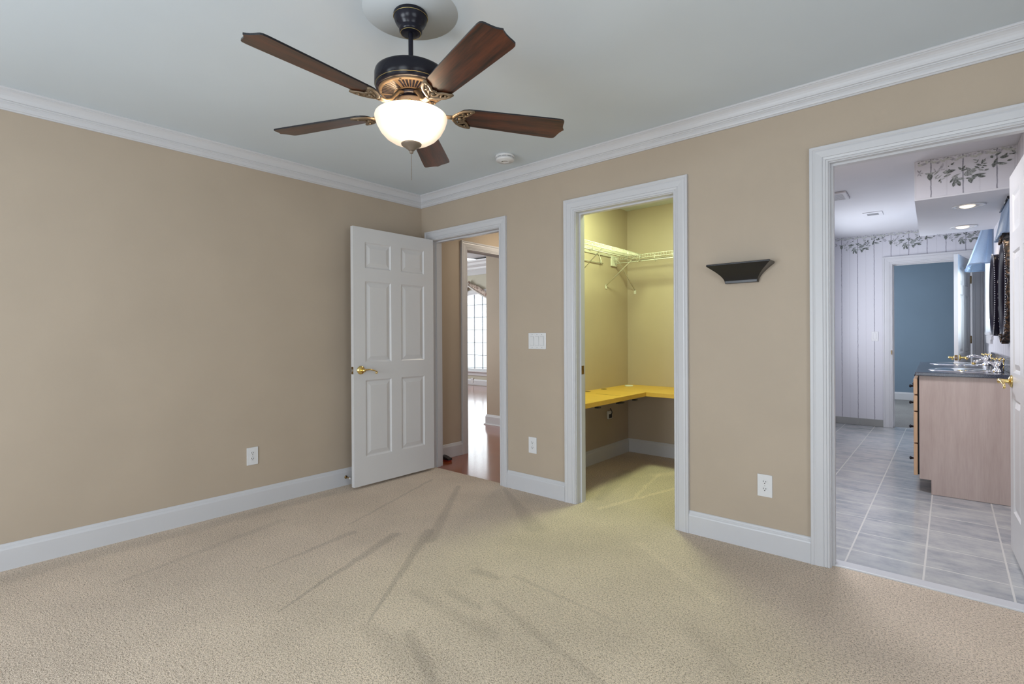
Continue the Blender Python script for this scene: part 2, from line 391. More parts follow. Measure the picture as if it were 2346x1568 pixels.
# ------------------------------------------------------------------ mesh helpers
class MB:
    """collects shapes; build() links them as ONE mesh object"""
    def __init__(s): s.v = []; s.f = []; s.mi = []; s.sm = []; s.cur = 0; s.smooth = False
    def add(s, vs, fs):
        o = len(s.v); s.v += [tuple(v) for v in vs]
        for f in fs: s.f.append(tuple(o + i for i in f)); s.mi.append(s.cur); s.sm.append(s.smooth)
        return s
    def box(s, x0, x1, y0, y1, z0, z1):
        vs = [(x, y, z) for z in (z0, z1) for y in (y0, y1) for x in (x0, x1)]
        return s.add(vs, [(0, 2, 3, 1), (4, 5, 7, 6), (0, 1, 5, 4), (2, 6, 7, 3), (0, 4, 6, 2), (1, 3, 7, 5)])
    def cbox(s, x0, x1, y0, y1, z0, z1, c=0.002):
        """box with chamfered vertical and horizontal edges on all sides"""
        b = bmesh.new(); bmesh.ops.create_cube(b, size=1)
        for v in b.verts:
            v.co = Vector(((x0 + x1) / 2 + v.co.x * (x1 - x0), (y0 + y1) / 2 + v.co.y * (y1 - y0), (z0 + z1) / 2 + v.co.z * (z1 - z0)))
        bmesh.ops.bevel(b, geom=b.edges[:], offset=c, segments=2, affect='EDGES', profile=0.5)
        b.verts.index_update()
        s.add([tuple(v.co) for v in b.verts], [tuple(v.index for v in f.verts) for f in b.faces]); b.free(); return s
    def prism(s, poly, fn, t0, t1):
        """extrude a 2-D polygon; fn(a,b,t) -> xyz"""
        n = len(poly)
        vs = [fn(a, b, t0) for a, b in poly] + [fn(a, b, t1) for a, b in poly]
        fs = [tuple(range(n))[::-1], tuple(range(n, 2 * n))]
        for i in range(n):
            j = (i + 1) % n; fs.append((i, j, n + j, n + i))
        return s.add(vs, fs)
    def lathe(s, prof, c=(0, 0, 0), n=48, axis='z', sx=1, sy=1):
        vs = []; fs = []; m = len(prof)
        for i in range(n):
            a = 2 * PI * i / n
            for r, h in prof:
                p, q = r * math.cos(a) * sx, r * math.sin(a) * sy
                if axis == 'z': w = (p, q, h)
                elif axis == 'x': w = (h, p, q)
                else: w = (p, h, q)
                vs.append((c[0] + w[0], c[1] + w[1], c[2] + w[2]))
        for i in range(n):
            j = (i + 1) % n
            for k in range(m - 1):
                fs.append((i * m + k, j * m + k, j * m + k + 1, i * m + k + 1))
        old = s.smooth; s.smooth = True; s.add(vs, fs); s.smooth = old; return s
    def tube(s, pts, r, n=8, flat=1.0, cap=True, up=(0, 0, 1)):
        pts = [Vector(p) for p in pts]; k = len(pts)
        rs = r if isinstance(r, (list, tuple)) else [r] * k
        vs = []; fs = []
        for i, p in enumerate(pts):
            t = (pts[min(i + 1, k - 1)] - pts[max(i - 1, 0)])
            if t.length < 1e-9: t = Vector((1, 0, 0))
            t.normalize(); u = Vector(up)
            if abs(t.dot(u)) > 0.95: u = Vector((1, 0, 0)) if abs(t.x) < 0.9 else Vector((0, 1, 0))
            a = t.cross(u).normalized(); b = a.cross(t).normalized()
            for j in range(n):
                an = 2 * PI * j / n
                vs.append(tuple(p + a * (rs[i] * math.cos(an)) + b * (rs[i] * flat * math.sin(an))))
        for i in range(k - 1):
            for j in range(n):
                q = (j + 1) % n
                fs.append((i * n + j, i * n + q, (i + 1) * n + q, (i + 1) * n + j))
        if cap: fs += [tuple(range(n))[::-1], tuple(range((k - 1) * n, k * n))]
        old = s.smooth; s.smooth = True; s.add(vs, fs); s.smooth = old; return s
    def ball(s, c, r, n=16, m=10, sx=1, sy=1, sz=1):
        prof = [(max(r * math.sin(PI * i / m), 1e-5), -r * math.cos(PI * i / m) * sz) for i in range(m + 1)]
        return s.lathe(prof, c, n, sx=sx, sy=sy)
    def grid(s, fn, nu, nv):
        vs = [fn(i / nu, j / nv) for i in range(nu + 1) for j in range(nv + 1)]
        fs = [(i * (nv + 1) + j, (i + 1) * (nv + 1) + j, (i + 1) * (nv + 1) + j + 1, i * (nv + 1) + j + 1) for i in range(nu) for j in range(nv)]
        old = s.smooth; s.smooth = True; s.add(vs, fs); s.smooth = old; return s
    def build(s, name, mats, parent=None, xf=None, recalc=True):
        me = bpy.data.meshes.new(name)
        vs = [xf(v) for v in s.v] if xf else s.v
        me.from_pydata(vs, [], s.f)
        if not isinstance(mats, (list, tuple)): mats = [mats]
        for m in mats: me.materials.append(m)
        for p, mi, sm in zip(me.polygons, s.mi, s.sm): p.material_index = mi; p.use_smooth = sm
        me.update()
        if recalc:
            b = bmesh.new(); b.from_mesh(me); bmesh.ops.recalc_face_normals(b, faces=b.faces); b.to_mesh(me); b.free()
        o = bpy.data.objects.new(name, me); C.objects.link(o)
        if parent: o.parent = parent
        return o

def thing(name, label, cat, loc=(0, 0, 0), rotz=0, group=None):
    o = bpy.data.objects.new(name, None); C.objects.link(o); o.empty_display_size = 0.05
    o.location = loc; o.rotation_euler = (0, 0, rotz); o['label'] = label; o['category'] = cat
    if group: o['group'] = group
    return o
def tag(o, label, cat, group=None):
    o['label'] = label; o['category'] = cat
    if group: o['group'] = group
    return o
def structure(o, label, cat=None):
    o['kind'] = 'structure'; o['label'] = label; o['category'] = cat or 'trim'; return o
def dup(root, loc, rotz, label=None, group=None):
    r = root.copy(); C.objects.link(r); r.location = loc; r.rotation_euler = (0, 0, rotz)
    if label: r['label'] = label
    if group: r['group'] = group
    for ch in list(root.children):
        c = ch.copy(); C.objects.link(c); c.parent = r
        for g in ch.children:
            d = g.copy(); C.objects.link(d); d.parent = c
    return r

# profiles: (distance from wall, height)
BASE_P = [(0, 0), (0.016, 0), (0.016, 0.105), (0.014, 0.112), (0.011, 0.117), (0.0105, 0.121), (0.0085, 0.124), (0.006, 0.131), (0.0025, 0.135), (0, 0.135)]
CROWN_P = [(0, -0.105), (0.008, -0.105), (0.010, -0.102), (0.010, -0.098), (0.014, -0.096), (0.017, -0.088), (0.0185, -0.078), (0.023, -0.073),
           (0.023, -0.068), (0.027, -0.066), (0.028, -0.062), (0.0265, -0.059), (0.031, -0.057), (0.032, -0.053), (0.033, -0.048),
           (0.036, -0.038), (0.041, -0.028), (0.047, -0.020), (0.053, -0.015), (0.053, -0.011), (0.057, -0.009), (0.059, -0.005), (0.059, 0), (0, 0)]
# casing: (distance across from inner edge, depth from wall) width .085
CAS_P = [(0, 0), (0, 0.010), (0.003, 0.012), (0.010, 0.012), (0.0115, 0.0095), (0.013, 0.012), (0.024, 0.0145), (0.0255, 0.0125), (0.027, 0.015),
         (0.058, 0.018), (0.066, 0.0165), (0.072, 0.0205), (0.083, 0.021), (0.085, 0.019), (0.085, 0)]

def run(mb, prof, p0, p1, out, m0=0, m1=0):
    """straight moulding from p0 to p1 (xy), 'out' = xy unit vector away from the wall, heights relative to z in p"""
    L = math.hypot(p1[0] - p0[0], p1[1] - p0[1]); ux, uy = (p1[0] - p0[0]) / L, (p1[1] - p0[1]) / L   # m0/m1: mitre at the ends
    def at(p, d, h, m): return (p[0] + out[0] * d + ux * m * d, p[1] + out[1] * d + uy * m * d, p[2] + h)
    n = len(prof)
    vs = [at(p0, d, h, -m0) for d, h in prof] + [at(p1, d, h, m1) for d, h in prof]
    fs = [tuple(range(n))[::-1], tuple(range(n, 2 * n))] + [(i, (i + 1) % n, n + (i + 1) % n, n + i) for i in range(n)]
    mb.add(vs, fs)

def room_ring(mb, prof, x0, x1, y0, y1, z):
    n = len(prof); cs = [(x0, y0, 1, 1), (x1, y0, -1, 1), (x1, y1, -1, -1), (x0, y1, 1, -1)]
    vs = [(x + sx * d, y + sy * d, z + h) for x, y, sx, sy in cs for d, h in prof]
    fs = [(k * n + i, k * n + (i + 1) % n, ((k + 1) % 4) * n + (i + 1) % n, ((k + 1) % 4) * n + i) for k in range(4) for i in range(n)]
    mb.add(vs, fs)

def casing(mb, a0, a1, zt, fn, width=0.085, z0=0.0):
    """three-sided mitred door casing round a0..a1 (inner edges); fn(a,d,z)->xyz"""
    k = width / 0.085; n = len(CAS_P); vs = []
    for u, d in CAS_P: vs.append(fn(a0 - u * k, d, z0))
    for u, d in CAS_P: vs.append(fn(a0 - u * k, d, zt + u * k))
    for u, d in CAS_P: vs.append(fn(a1 + u * k, d, zt + u * k))
    for u, d in CAS_P: vs.append(fn(a1 + u * k, d, z0))
    fs = [(s * n + i, s * n + (i + 1) % n, (s + 1) * n + (i + 1) % n, (s + 1) * n + i) for s in range(3) for i in range(n)]
    fs += [tuple(range(n))[::-1], tuple(range(3 * n, 4 * n))]
    mb.add(vs, fs)

def jamb(mb, a0, a1, zt, y0, y1, stop_y, fn, t=0.018):
    """door lining and stop. a0/a1/zt: finished faces"""
    for q0, q1 in ((a0 - t, a0), (a1, a1 + t)): boxf(mb, q0, q1, y0, y1, 0, zt + t, fn)
    boxf(mb, a0, a1, y0, y1, zt, zt + t, fn)
    s0, s1 = stop_y
    boxf(mb, a0, a0 + 0.011, s0, s1, 0, zt - 0.011, fn); boxf(mb, a1 - 0.011, a1, s0, s1, 0, zt - 0.011, fn)
    boxf(mb, a0, a1, s0, s1, zt - 0.011, zt, fn)

def boxf(mb, a0, a1, y0, y1, z0, z1, fn):
    vs = [fn(a, y, z) for z in (z0, z1) for y in (y0, y1) for a in (a0, a1)]
    mb.add(vs, [(0, 2, 3, 1), (4, 5, 7, 6), (0, 1, 5, 4), (2, 6, 7, 3), (0, 4, 6, 2), (1, 3, 7, 5)])

def wall_with_openings(mb, a0, a1, z1, y0, y1, ops, fn):
    """ops: sorted (a,b,zbot,ztop)"""
    cur = a0
    for a, b, zb, zt in ops:
        if a > cur: boxf(mb, cur, a, y0, y1, 0, z1, fn)
        if zb > 0: boxf(mb, a, b, y0, y1, 0, zb, fn)
        if zt < z1: boxf(mb, a, b, y0, y1, zt, z1, fn)
        cur = b
    if cur < a1: boxf(mb, cur, a1, y0, y1, 0, z1, fn)

XY = lambda a, y, z: (a, y, z)          # wall along x
YX = lambda a, y, z: (y, a, z)          # wall along y

# ------------------------------------------------------------------ dimensions on the right wall
A0, A1, A2, A3, ATOP = 0.055, 0.140, 0.969, 1.044, 2.060     # hall door: casing outer/inner
B1, B2, BTOP = 1.688, 2.411, 2.067
C1, C2, CTOP = 3.226, 4.005, 2.067
HX = -0.043                                                   # hall left wall face
CLX, CLY, CRX = 1.18, 1.725, 2.44                             # closet
LIVH = 3.06

# ------------------------------------------------------------------ bedroom shell
t = MB(); t.box(0, EAST, BACK, 0.035, -0.12, 0); t.box(CLX, CRX, 0.035, CLY, -0.12, 0)
structure(t.build('floor', MAT['carpet']), 'beige cut-pile carpet with vacuum tracks across bedroom and closet', 'floor')

t = MB(); t.box(-0.12, EAST + 0.12, BACK - 0.12, WT, H, H + 0.1)
structure(t.build('ceiling', MAT['ceiling']), 'pale grey flat bedroom ceiling', 'ceiling')

t = MB(); t.box(-0.12, 0, BACK - 0.12, 0, 0, H)
structure(t.build('wall_left', MAT['wall']), 'plain beige wall on the left behind the open six-panel door', 'wall')

t = MB()
wall_with_openings(t, HX, EAST + 0.12, H, 0, WT, [(A1 - 0.012, A2 + 0.012, 0, ATOP + 0.012), (B1 - 0.012, B2 + 0.012, 0, BTOP + 0.012), (C1 - 0.012, C2 + 0.012, 0, CTOP + 0.012)], XY)
structure(t.build('wall_right', MAT['wall']), 'beige wall with the three doorways', 'wall')

def window(n, label, a0, a1, z0, z1, y, depth, fn, cols, rows, frame=0.05, bars=0.012):
    """framed glazed window: frame, glazing bars and pane; y = inner wall face, depth signed outwards"""
    fr = MB(); d0, d1 = y + depth * 0.35, y + depth * 0.8
    boxf(fr, a0, a0 + frame, d0, d1, z0, z1, fn); boxf(fr, a1 - frame, a1, d0, d1, z0, z1, fn)
    boxf(fr, a0, a1, d0, d1, z0, z0 + frame, fn); boxf(fr, a0, a1, d0, d1, z1 - frame, z1, fn)
    for i in range(1, cols):
        c = a0 + frame + (a1 - a0 - 2 * frame) * i / cols; boxf(fr, c - bars, c + bars, d0, d1, z0, z1, fn)
    for i in range(1, rows):
        c = z0 + frame + (z1 - z0 - 2 * frame) * i / rows; boxf(fr, a0, a1, d0, d1, c - bars, c + bars, fn)
    o = structure(fr.build('window_%d' % n, MAT['trim']), label, 'window')
    g = MB(); m = (d0 + d1) / 2; boxf(g, a0 + 0.01, a1 - 0.01, m - 0.002, m + 0.002, z0 + 0.01, z1 - 0.01, fn)
    g.build('window_pane', MAT['glass'], o)
    return o

t = MB(); wall_with_openings(t, 0, EAST, H, BACK - 0.12, BACK, [(0.95, 2.45, 0.45, 1.85), (3.15, 4.65, 0.45, 1.85)], XY)
structure(t.build('wall_back', MAT['wall']), 'beige bedroom wall with two windows behind the viewer', 'wall')
t = MB(); wall_with_openings(t, BACK - 0.12, 0, H, EAST, EAST + 0.12, [(-3.35, -1.85, 0.45, 1.85)], YX)
structure(t.build('wall_east', MAT['wall']), 'beige bedroom wall with one window far right of the viewer', 'wall')
window(1, 'first bedroom window in the wall behind the viewer', 0.95, 2.45, 0.45, 1.85, BACK, -0.12, XY, 2, 2)
window(2, 'second bedroom window in the wall behind the viewer', 3.15, 4.65, 0.45, 1.85, BACK, -0.12, XY, 2, 2)
window(3, 'bedroom window in the wall right of the viewer', -3.35, -1.85, 0.45, 1.85, EAST, 0.12, YX, 2, 2)

t = MB(); room_ring(t, CROWN_P, 0, EAST, BACK, 0, H)
structure(t.build('trim_1', MAT['trim']), 'white stepped crown moulding round the bedroom ceiling')

t = MB(); run(t, BASE_P, (0, BACK, 0), (0, 0, 0), (1, 0))
structure(t.build('baseboard_left', MAT['trim']), 'white baseboard under the plain left wall', 'baseboard')
t = MB()
run(t, BASE_P, (A3, 0, 0), (B1 - 0.092, 0, 0), (0, -1))
run(t, BASE_P, (B2 + 0.084, 0, 0), (C1 - 0.083, 0, 0), (0, -1))
run(t, BASE_P, (0.0, 0, 0), (A0, 0, 0), (0, -1))
structure(t.build('baseboard_right', MAT['trim']), 'white baseboard between the three doorways', 'baseboard')

# casings and jambs
FR = lambda a, d, z: (a, -d, z)
t = MB(); casing(t, A1, A2, ATOP, FR, 0.078)
jamb(t, A1 + 0.005, A2 - 0.005, ATOP - 0.005, -0.001, WT + 0.001, (0.045, 0.08), XY)
casing(t, A1, A2, ATOP, lambda a, d, z: (a, WT + d, z), 0.078)
o = structure(t.build('trim_2', MAT['trim']), 'white casing and jamb of the hall doorway')
k = MB(); k.box(A2 - 0.0075, A2 - 0.0045, 0.012, 0.040, 0.90, 0.965); k.build('strike_plate', MAT['old_brass'], o)['label'] = 'dark brass strike plate'
t = MB(); casing(t, B1, B2, BTOP, FR, 0.0885)
jamb(t, B1 + 0.005, B2 - 0.005, BTOP - 0.005, -0.001, WT + 0.001, (0.045, 0.08), XY)
o = structure(t.build('trim_3', MAT['trim']), 'white casing and jamb of the closet doorway')
k = MB(); k.box(B1 + 0.0155, B1 + 0.0175, 0.047, 0.078, 0.915, 0.975); k.build('strike_plate', MAT['old_brass'], o)['label'] = 'brass strike plate'
t = MB(); casing(t, C1, C2, CTOP, FR, 0.0835)
jamb(t, C1 + 0.005, C2 - 0.005, CTOP - 0.005, -0.001, WT + 0.001, (0.03, 0.065), XY)
structure(t.build('trim_4', MAT['trim']), 'white casing and jamb of the bathroom doorway')
t = MB(); t.cbox(C1 + 0.005, C2 - 0.005, 0.035, 0.112, -0.01, 0.008, 0.003)
structure(t.build('trim_5', MAT['trim']), 'white threshold strip between bedroom carpet and bathroom tile')

# ------------------------------------------------------------------ six-panel doors
def door_leaf(mb, w, z0, z1, th):
    """leaf in local coords: u along +x from the hinge, faces at y=0 and y=-th"""
    h = z1 - z0
    st = 0.105 * w / 0.8; mu = 0.10 * w / 0.8
    pw = (w - 2 * st - mu) / 2
    us = [0, st, st + pw, st + pw + mu, w - st, w]
    zs = [z0, z0 + 0.220, z0 + 0.828, z0 + 0.968, z0 + 1.612, z0 + 1.715, z0 + 1.920, z1]
    for y, sg in ((0, -1), (-th, 1)):
        P = lambda u, z, d: (u, y + sg * d, z)
        for i in range(5):
            for j in range(7):
                u0, u1, v0, v1 = us[i], us[i + 1], zs[j], zs[j + 1]
                if i in (1, 3) and j in (1, 3, 5):
                    rings = [(0, 0), (0.010, 0.008), (0.016, 0.009), (0.046, 0.0015)]
                    for (r0, d0), (r1, d1) in zip(rings, rings[1:]):
                        q = [(u0 + r0, v0 + r0, d0), (u1 - r0, v0 + r0, d0), (u1 - r0, v1 - r0, d0), (u0 + r0, v1 - r0, d0)]
                        p = [(u0 + r1, v0 + r1, d1), (u1 - r1, v0 + r1, d1), (u1 - r1, v1 - r1, d1), (u0 + r1, v1 - r1, d1)]
                        for e in range(4):
                            g = (e + 1) % 4
                            mb.add([P(*q[e]), P(*q[g]), P(*p[g]), P(*p[e])], [(0, 1, 2, 3)])
                    r = rings[-1][0]; d = rings[-1][1]
                    mb.add([P(u0 + r, v0 + r, d), P(u1 - r, v0 + r, d), P(u1 - r, v1 - r, d), P(u0 + r, v1 - r, d)], [(0, 1, 2, 3)])
                else:
                    mb.add([P(u0, v0, 0), P(u1, v0, 0), P(u1, v1, 0), P(u0, v1, 0)], [(0, 1, 2, 3)])
    mb.add([(0, 0, z0), (0, -th, z0), (0, -th, z1), (0, 0, z1)], [(0, 1, 2, 3)])
    mb.add([(w, 0, z0), (w, -th, z0), (w, -th, z1), (w, 0, z1)], [(0, 1, 2, 3)])
    mb.add([(0, 0, z1), (w, 0, z1), (w, -th, z1), (0, -th, z1)], [(0, 1, 2, 3)])
    mb.add([(0, 0, z0), (w, 0, z0), (w, -th, z0), (0, -th, z0)], [(0, 1, 2, 3)])

def lever(parent, u, z, y, sg, toward, reach=0.115):
    """brass lever on a door face at y, sticking out along sg*y, lever pointing to 'toward' (+-1) in u"""
    m = MB()
    P = lambda d: y + sg * d
    m.lathe([(0.0005, P(0.014)), (0.018, P(0.014)), (0.026, P(0.009)), (0.0325, P(0.006)), (0.0335, P(0.0)), (0.0005, P(0.0))], (u, 0, z), 32, 'y')
    m.lathe([(0.012, P(0.012)), (0.010, P(0.03)), (0.0125, P(0.045)), (0.0135, P(0.056)), (0.0005, P(0.06))], (u, 0, z), 24, 'y')
    pts = []
    for i in range(15):
        q = i / 14
        pts.append((u + toward * reach * q, P(0.050 - 0.008 * q), z + 0.006 * math.sin(q * PI * 1.2) - 0.010 * q * q))
    m.tube(pts, [0.0095 - 0.004 * (i / 14) for i in range(15)], 10, 0.8)
    e = pts[-1]; cur = []
    for i in range(12):
        a = i / 11 * 1.6 * PI; r = 0.009 * (1 - 0.45 * i / 11)
        cur.append((e[0] + toward * r * math.sin(a), e[1], e[2] - 0.009 + r * math.cos(a)))
    m.tube(cur, 0.0052, 8)
    return m.build('door_lever', MAT['brass'], parent)

def hinge(parent, u, y, z, mat):
    m = MB(); m.lathe([(0.0005, -0.045), (0.0065, -0.045), (0.0065, 0.045), (0.0005, 0.045)], (u, y, z), 12)
    m.box(u, u + 0.03, y - 0.002, y + 0.001, z - 0.044, z + 0.044)
    return m.build('hinge', mat, parent)

def make_door(n, label, loc, rotz, w, z0, z1, lever_toward=-1, latch=True, handle_z=0.93, h_mat=None, hinge_y=None):
    m = MB(); door_leaf(m, w, z0, z1, 0.035)
    hu = -0.006 if hinge_y is not None else 0.001
    o = m.build('door_%d' % n, MAT['door']); structure(o, label, 'door')
    o.location = loc; o.rotation_euler = (0, 0, rotz)
    for sg, y in ((1, 0), (-1, -0.035)): lever(o, w - 0.062, handle_z, y, sg, lever_toward)
    if latch:
        k = MB(); k.box(w - 0.001, w + 0.0015, -0.030, -0.005, handle_z - 0.029, handle_z + 0.029)
        k.build('latch_plate', MAT['old_brass'], o)
        k = MB(); k.box(w + 0.001, w + 0.012, -0.024, -0.011, handle_z - 0.010, handle_z + 0.010); k.build('latch_bolt', MAT['steel'], o)
    for z in (0.26, 1.12, 1.82): hinge(o, hu, -0.041 if hinge_y is None else hinge_y, z, h_mat or MAT['old_brass'])
    return o
# leaf face towards the room lies at x = .196; local +x runs to world -y, local y=0 face looks to world +x
make_door(1, 'white six-panel door standing open against the left wall', (0.196, -0.031, 0), -PI / 2, 0.805, 0.02, 2.052)
make_door(2, 'white six-panel bathroom door open inward at the far right', (3.975, 0.125, 0), math.radians(92.4), 0.765, 0.012, 2.045)

# ------------------------------------------------------------------ hall and living room
t = MB(); t.box(-7.0, HX + 1.2, 0.035, 5.8, -0.12, -0.001)
structure(t.build('floor_hall', MAT['hardwood']), 'glossy red-brown strip wood floor of hall and living room', 'floor')
HO0, HO1, HOT = 0.617, 2.08, 2.074      # cased opening in the hall's left wall
t = MB()
wall_with_openings(t, WT, 6.0, LIVH, HX - WT, HX, [(HO0 - 0.012, HO1, 0, HOT + 0.012)], YX)
structure(t.build('wall_hall_left', MAT['wall']), 'beige hall wall with the cased opening to the living room', 'wall')
t = MB(); t.box(CLX - 0.11, CLX - 0.06, WT, 2.1, 0, H)
structure(t.build('wall_hall_right', MAT['wall']), 'beige right-hand wall of the hall', 'wall')
t = MB(); t.box(-1.065, CLX - 0.06, 1.98, 2.10, 0, LIVH)
structure(t.build('wall_hall_end', MAT['wall']), 'beige end wall of the hall reaching into the living room', 'wall')
t = MB(); t.box(HX - 0.11, CLX - 0.06, WT, 2.1, H, H + 0.1)
structure(t.build('ceiling_hall', MAT['ceiling']), 'ceiling of the short hall', 'ceiling')
HF = lambda a, d, z: (HX + d, a, z)
t = MB(); casing(t, HO0, HO1 + 0.01, HOT, HF, 0.085)
jamb(t, HO0 + 0.004, HO1, HOT - 0.004, HX - WT - 0.002, HX + 0.001, (HX - 0.07, HX - 0.05), YX, 0.016)
structure(t.build('trim_6', MAT['trim']), 'white casing of the wide opening between hall and living room')
t = MB(); run(t, BASE_P, (HX, WT, 0), (HX, HO0 - 0.085, 0), (1, 0))
structure(t.build('baseboard_hall', MAT['trim']), 'white baseboard of the hall left wall', 'baseboard')
SHOE = [(0.016, 0), (0.033, 0), (0.031, 0.008), (0.026, 0.014), (0.016, 0.017)]
t = MB()
for pr in (BASE_P, SHOE):
    run(t, pr, (-1.065, 1.98, 0), (HX - WT, 1.98, 0), (0, -1), 1); run(t, pr, (-1.065, 1.98, 0), (-1.065, 2.1, 0), (-1, 0), 1)
structure(t.build('baseboard_hall_end', MAT['trim']), 'white baseboard with shoe moulding on the hall end wall', 'baseboard')

WX0, WX1, WZ0, WSP, WAP = -5.66, -4.22, 0.36, 2.13, 2.25     # living-room arched window: spring and apex
t = MB(); n_ = 24
t.box(-7.0, WX0, 5.8, 5.95, 0, LIVH); t.box(WX1, HX, 5.8, 5.95, 0, LIVH); t.box(WX0, WX1, 5.8, 5.95, 0, WZ0)
arch = lambda x: WSP + (WAP - WSP) * math.sqrt(max(0, 1 - ((x - (WX0 + WX1) / 2) / ((WX1 - WX0) / 2)) ** 2))
for i in range(n_):
    x0 = WX0 + (WX1 - WX0) * i / n_; x1 = WX0 + (WX1 - WX0) * (i + 1) / n_
    t.prism([(x0, arch(x0)), (x1, arch(x1)), (x1, LIVH), (x0, LIVH)], lambda a, b, c: (a, c, b), 5.8, 5.95)
structure(t.build('wall_living_far', MAT['living_wall']), 'olive-grey far living-room wall around the arched window', 'wall')
t = MB(); wall_with_openings(t, 0, 5.95, LIVH, -7.1, -7.0, [(2.2, 4.4, 0.5, 2.4)], YX)
structure(t.build('wall_living_left', MAT['living_wall']), 'olive-grey left living-room wall', 'wall')
window(8, 'unseen window added in the left living-room wall to let fill light in', 2.2, 4.4, 0.5, 2.4, -7.0, -0.1, YX, 2, 2)
t = MB(); wall_with_openings(t, -7.0, HX - WT, LIVH, -0.1, 0, [(-3.3, -1.7, 0.6, 2.3)], XY)
structure(t.build('wall_living_near', MAT['living_wall']), 'olive-grey near living-room wall', 'wall')
window(7, 'unseen window added in the near living-room wall to let fill light in', -3.3, -1.7, 0.6, 2.3, 0, -0.1, XY, 2, 2)
t = MB(); t.box(-5.0, HX - WT, 0, 5.8, LIVH, LIVH + 0.1); t.box(-7.0, -5.0, 0, 0.3, LIVH, LIVH + 0.1)
t.cur = 1; t.box(-7.1, -4.9, 0, 5.8, LIVH + 0.18, LIVH + 0.22); t.box(-5.0, -4.999, 0.3, 5.8, LIVH + 0.02, LIVH + 0.2)
structure(t.build('ceiling_living', [MAT['trim'], MAT['living_wall']]), 'white tray ceiling border with olive inset in the living room', 'ceiling')
t = MB()
BIGCROWN = [(0, -0.34), (0.018, -0.34), (0.018, -0.23), (0.03, -0.22), (0.03, -0.205), (0.05, -0.20), (0.07, -0.16), (0.10, -0.13), (0.10, -0.118), (0.12, -0.11), (0.15, -0.06), (0.18, -0.03), (0.19, 0.0), (0, 0)]
run(t, BIGCROWN, (-7.0, 5.8, LIVH - 0.035), (HX - WT, 5.8, LIVH - 0.035), (0, -1))
structure(t.build('trim_7', MAT['trim']), 'deep white crown moulding on the far living-room wall')
t = MB(); run(t, BASE_P, (-7.0, 5.8, 0.01), (HX - WT, 5.8, 0.01), (0, -1))
structure(t.build('baseboard_living', MAT['trim']), 'white baseboard under the arched window', 'baseboard')
# arched window: frame, bars, pane, sill
t = MB()
xs = [WX0 + (WX1 - WX0) * i / n_ for i in range(n_ + 1)]
for x0, x1 in zip(xs, xs[1:]):
    for y0, y1, w in ((5.775, 5.80, 0.075), (5.80, 5.86, -0.035)):
        t.prism([(x0, arch(x0)), (x1, arch(x1)), (x1, arch(x1) + w), (x0, arch(x0) + w)], lambda a, b, c: (a, c, b), y0, y1)
for s, x in ((-1, WX0), (1, WX1)):
    t.box(min(x, x + s * 0.075), max(x, x + s * 0.075), 5.775, 5.80, WZ0, WSP + 0.02); t.box(min(x, x - s * 0.035), max(x, x - s * 0.035), 5.80, 5.86, WZ0, WSP + 0.02)
t.box(WX0, WX1, 5.80, 5.86, WZ0, WZ0 + 0.045)
wa = structure(t.build('window_4', MAT['trim']), 'tall arched living-room window with a grid of small panes', 'window')
t = MB(); t.box(WX0, WX1, 5.828, 5.832, WZ0, WAP); t.build('window_pane', MAT['glass'], wa)
t = MB()
for k_ in range(-2, 4):
    x = -5.132 + 0.275 * k_
    if WX0 < x < WX1: t.box(x - 0.007, x + 0.007, 5.818, 5.842, WZ0, arch(x))
for k_ in range(6):
    z = 1.96 - 0.306 * k_; t.box(WX0, WX1, 5.818, 5.842, z - 0.006, z + 0.006)
t.build('glazing_bars', MAT['grey_slot'], wa)['label'] = 'grey grid of glazing bars'
t = MB(); t.cbox(WX0 - 0.12, WX1 + 0.12, 5.70, 5.80, WZ0 - 0.035, WZ0, 0.006); t.box(WX0 - 0.1, WX1 + 0.1, 5.775, 5.80, WZ0 - 0.12, WZ0 - 0.035)
t.build('window_sill', MAT['trim'], wa)
# swag valance over the arch
sw = thing('window_valance', 'patterned swag valance peaked above the arched window', 'valance', (-4.934, 5.76, 2.2))
def swag(x):   # lower edge, relative to 2.2
    x += -4.934; p = abs(x + 5.232)
    return (2.43 - 0.62 * p + 0.16 * p * p if x > -5.232 else 2.43 - 1.15 * p + 0.5 * p * p) - 2.2
t = MB()
t.grid(lambda u, v: ((-0.72 + 1.5 * u), -0.02 - 0.03 * math.sin(PI * v) - 0.008 * math.sin(u * 60), swag(-0.72 + 1.5 * u) + v * (0.10 + 0.05 * abs(math.sin(u * 9)))), 60, 6)
t.build('swag_cloth', MAT['swag'], sw)
t = MB(); t.tube([(-0.72 + 1.5 * i / 40, -0.045, swag(-0.72 + 1.5 * i / 40)) for i in range(41)], 0.022, 8)
t.build('trim_cord', MAT['swag_edge'], sw)['label'] = 'cream rolled edge'
t = MB(); t.lathe([(0.0005, -0.05), (0.03, -0.04), (0.055, 0.0), (0.03, 0.03), (0.0005, 0.045)], (-0.298, -0.05, 0.27), 16); t.build('rosette', MAT['swag_edge'], sw)

# black draft piece on the wood floor, seen past the hall jamb
dk = thing('door_wedge', 'small black wedge with a painted red reflection on the hall wood floor by the baseboard', 'wedge', (0.03, 0.262, 0))
t = MB(); t.prism([(-0.055, 0.012), (0.055, 0.012), (0.05, 0.028), (-0.03, 0.046), (-0.055, 0.046)], lambda a, b, c: (a, c, b), -0.025, 0.025); t.build('wedge_body', MAT['black'], dk)
t = MB(); t.box(-0.05, 0.05, -0.022, 0.022, 0, 0.012); t.build('red_reflection', MAT['red'], dk)['label'] = 'red reflection built as a block'  # red reflection below the wedge, built as a red block

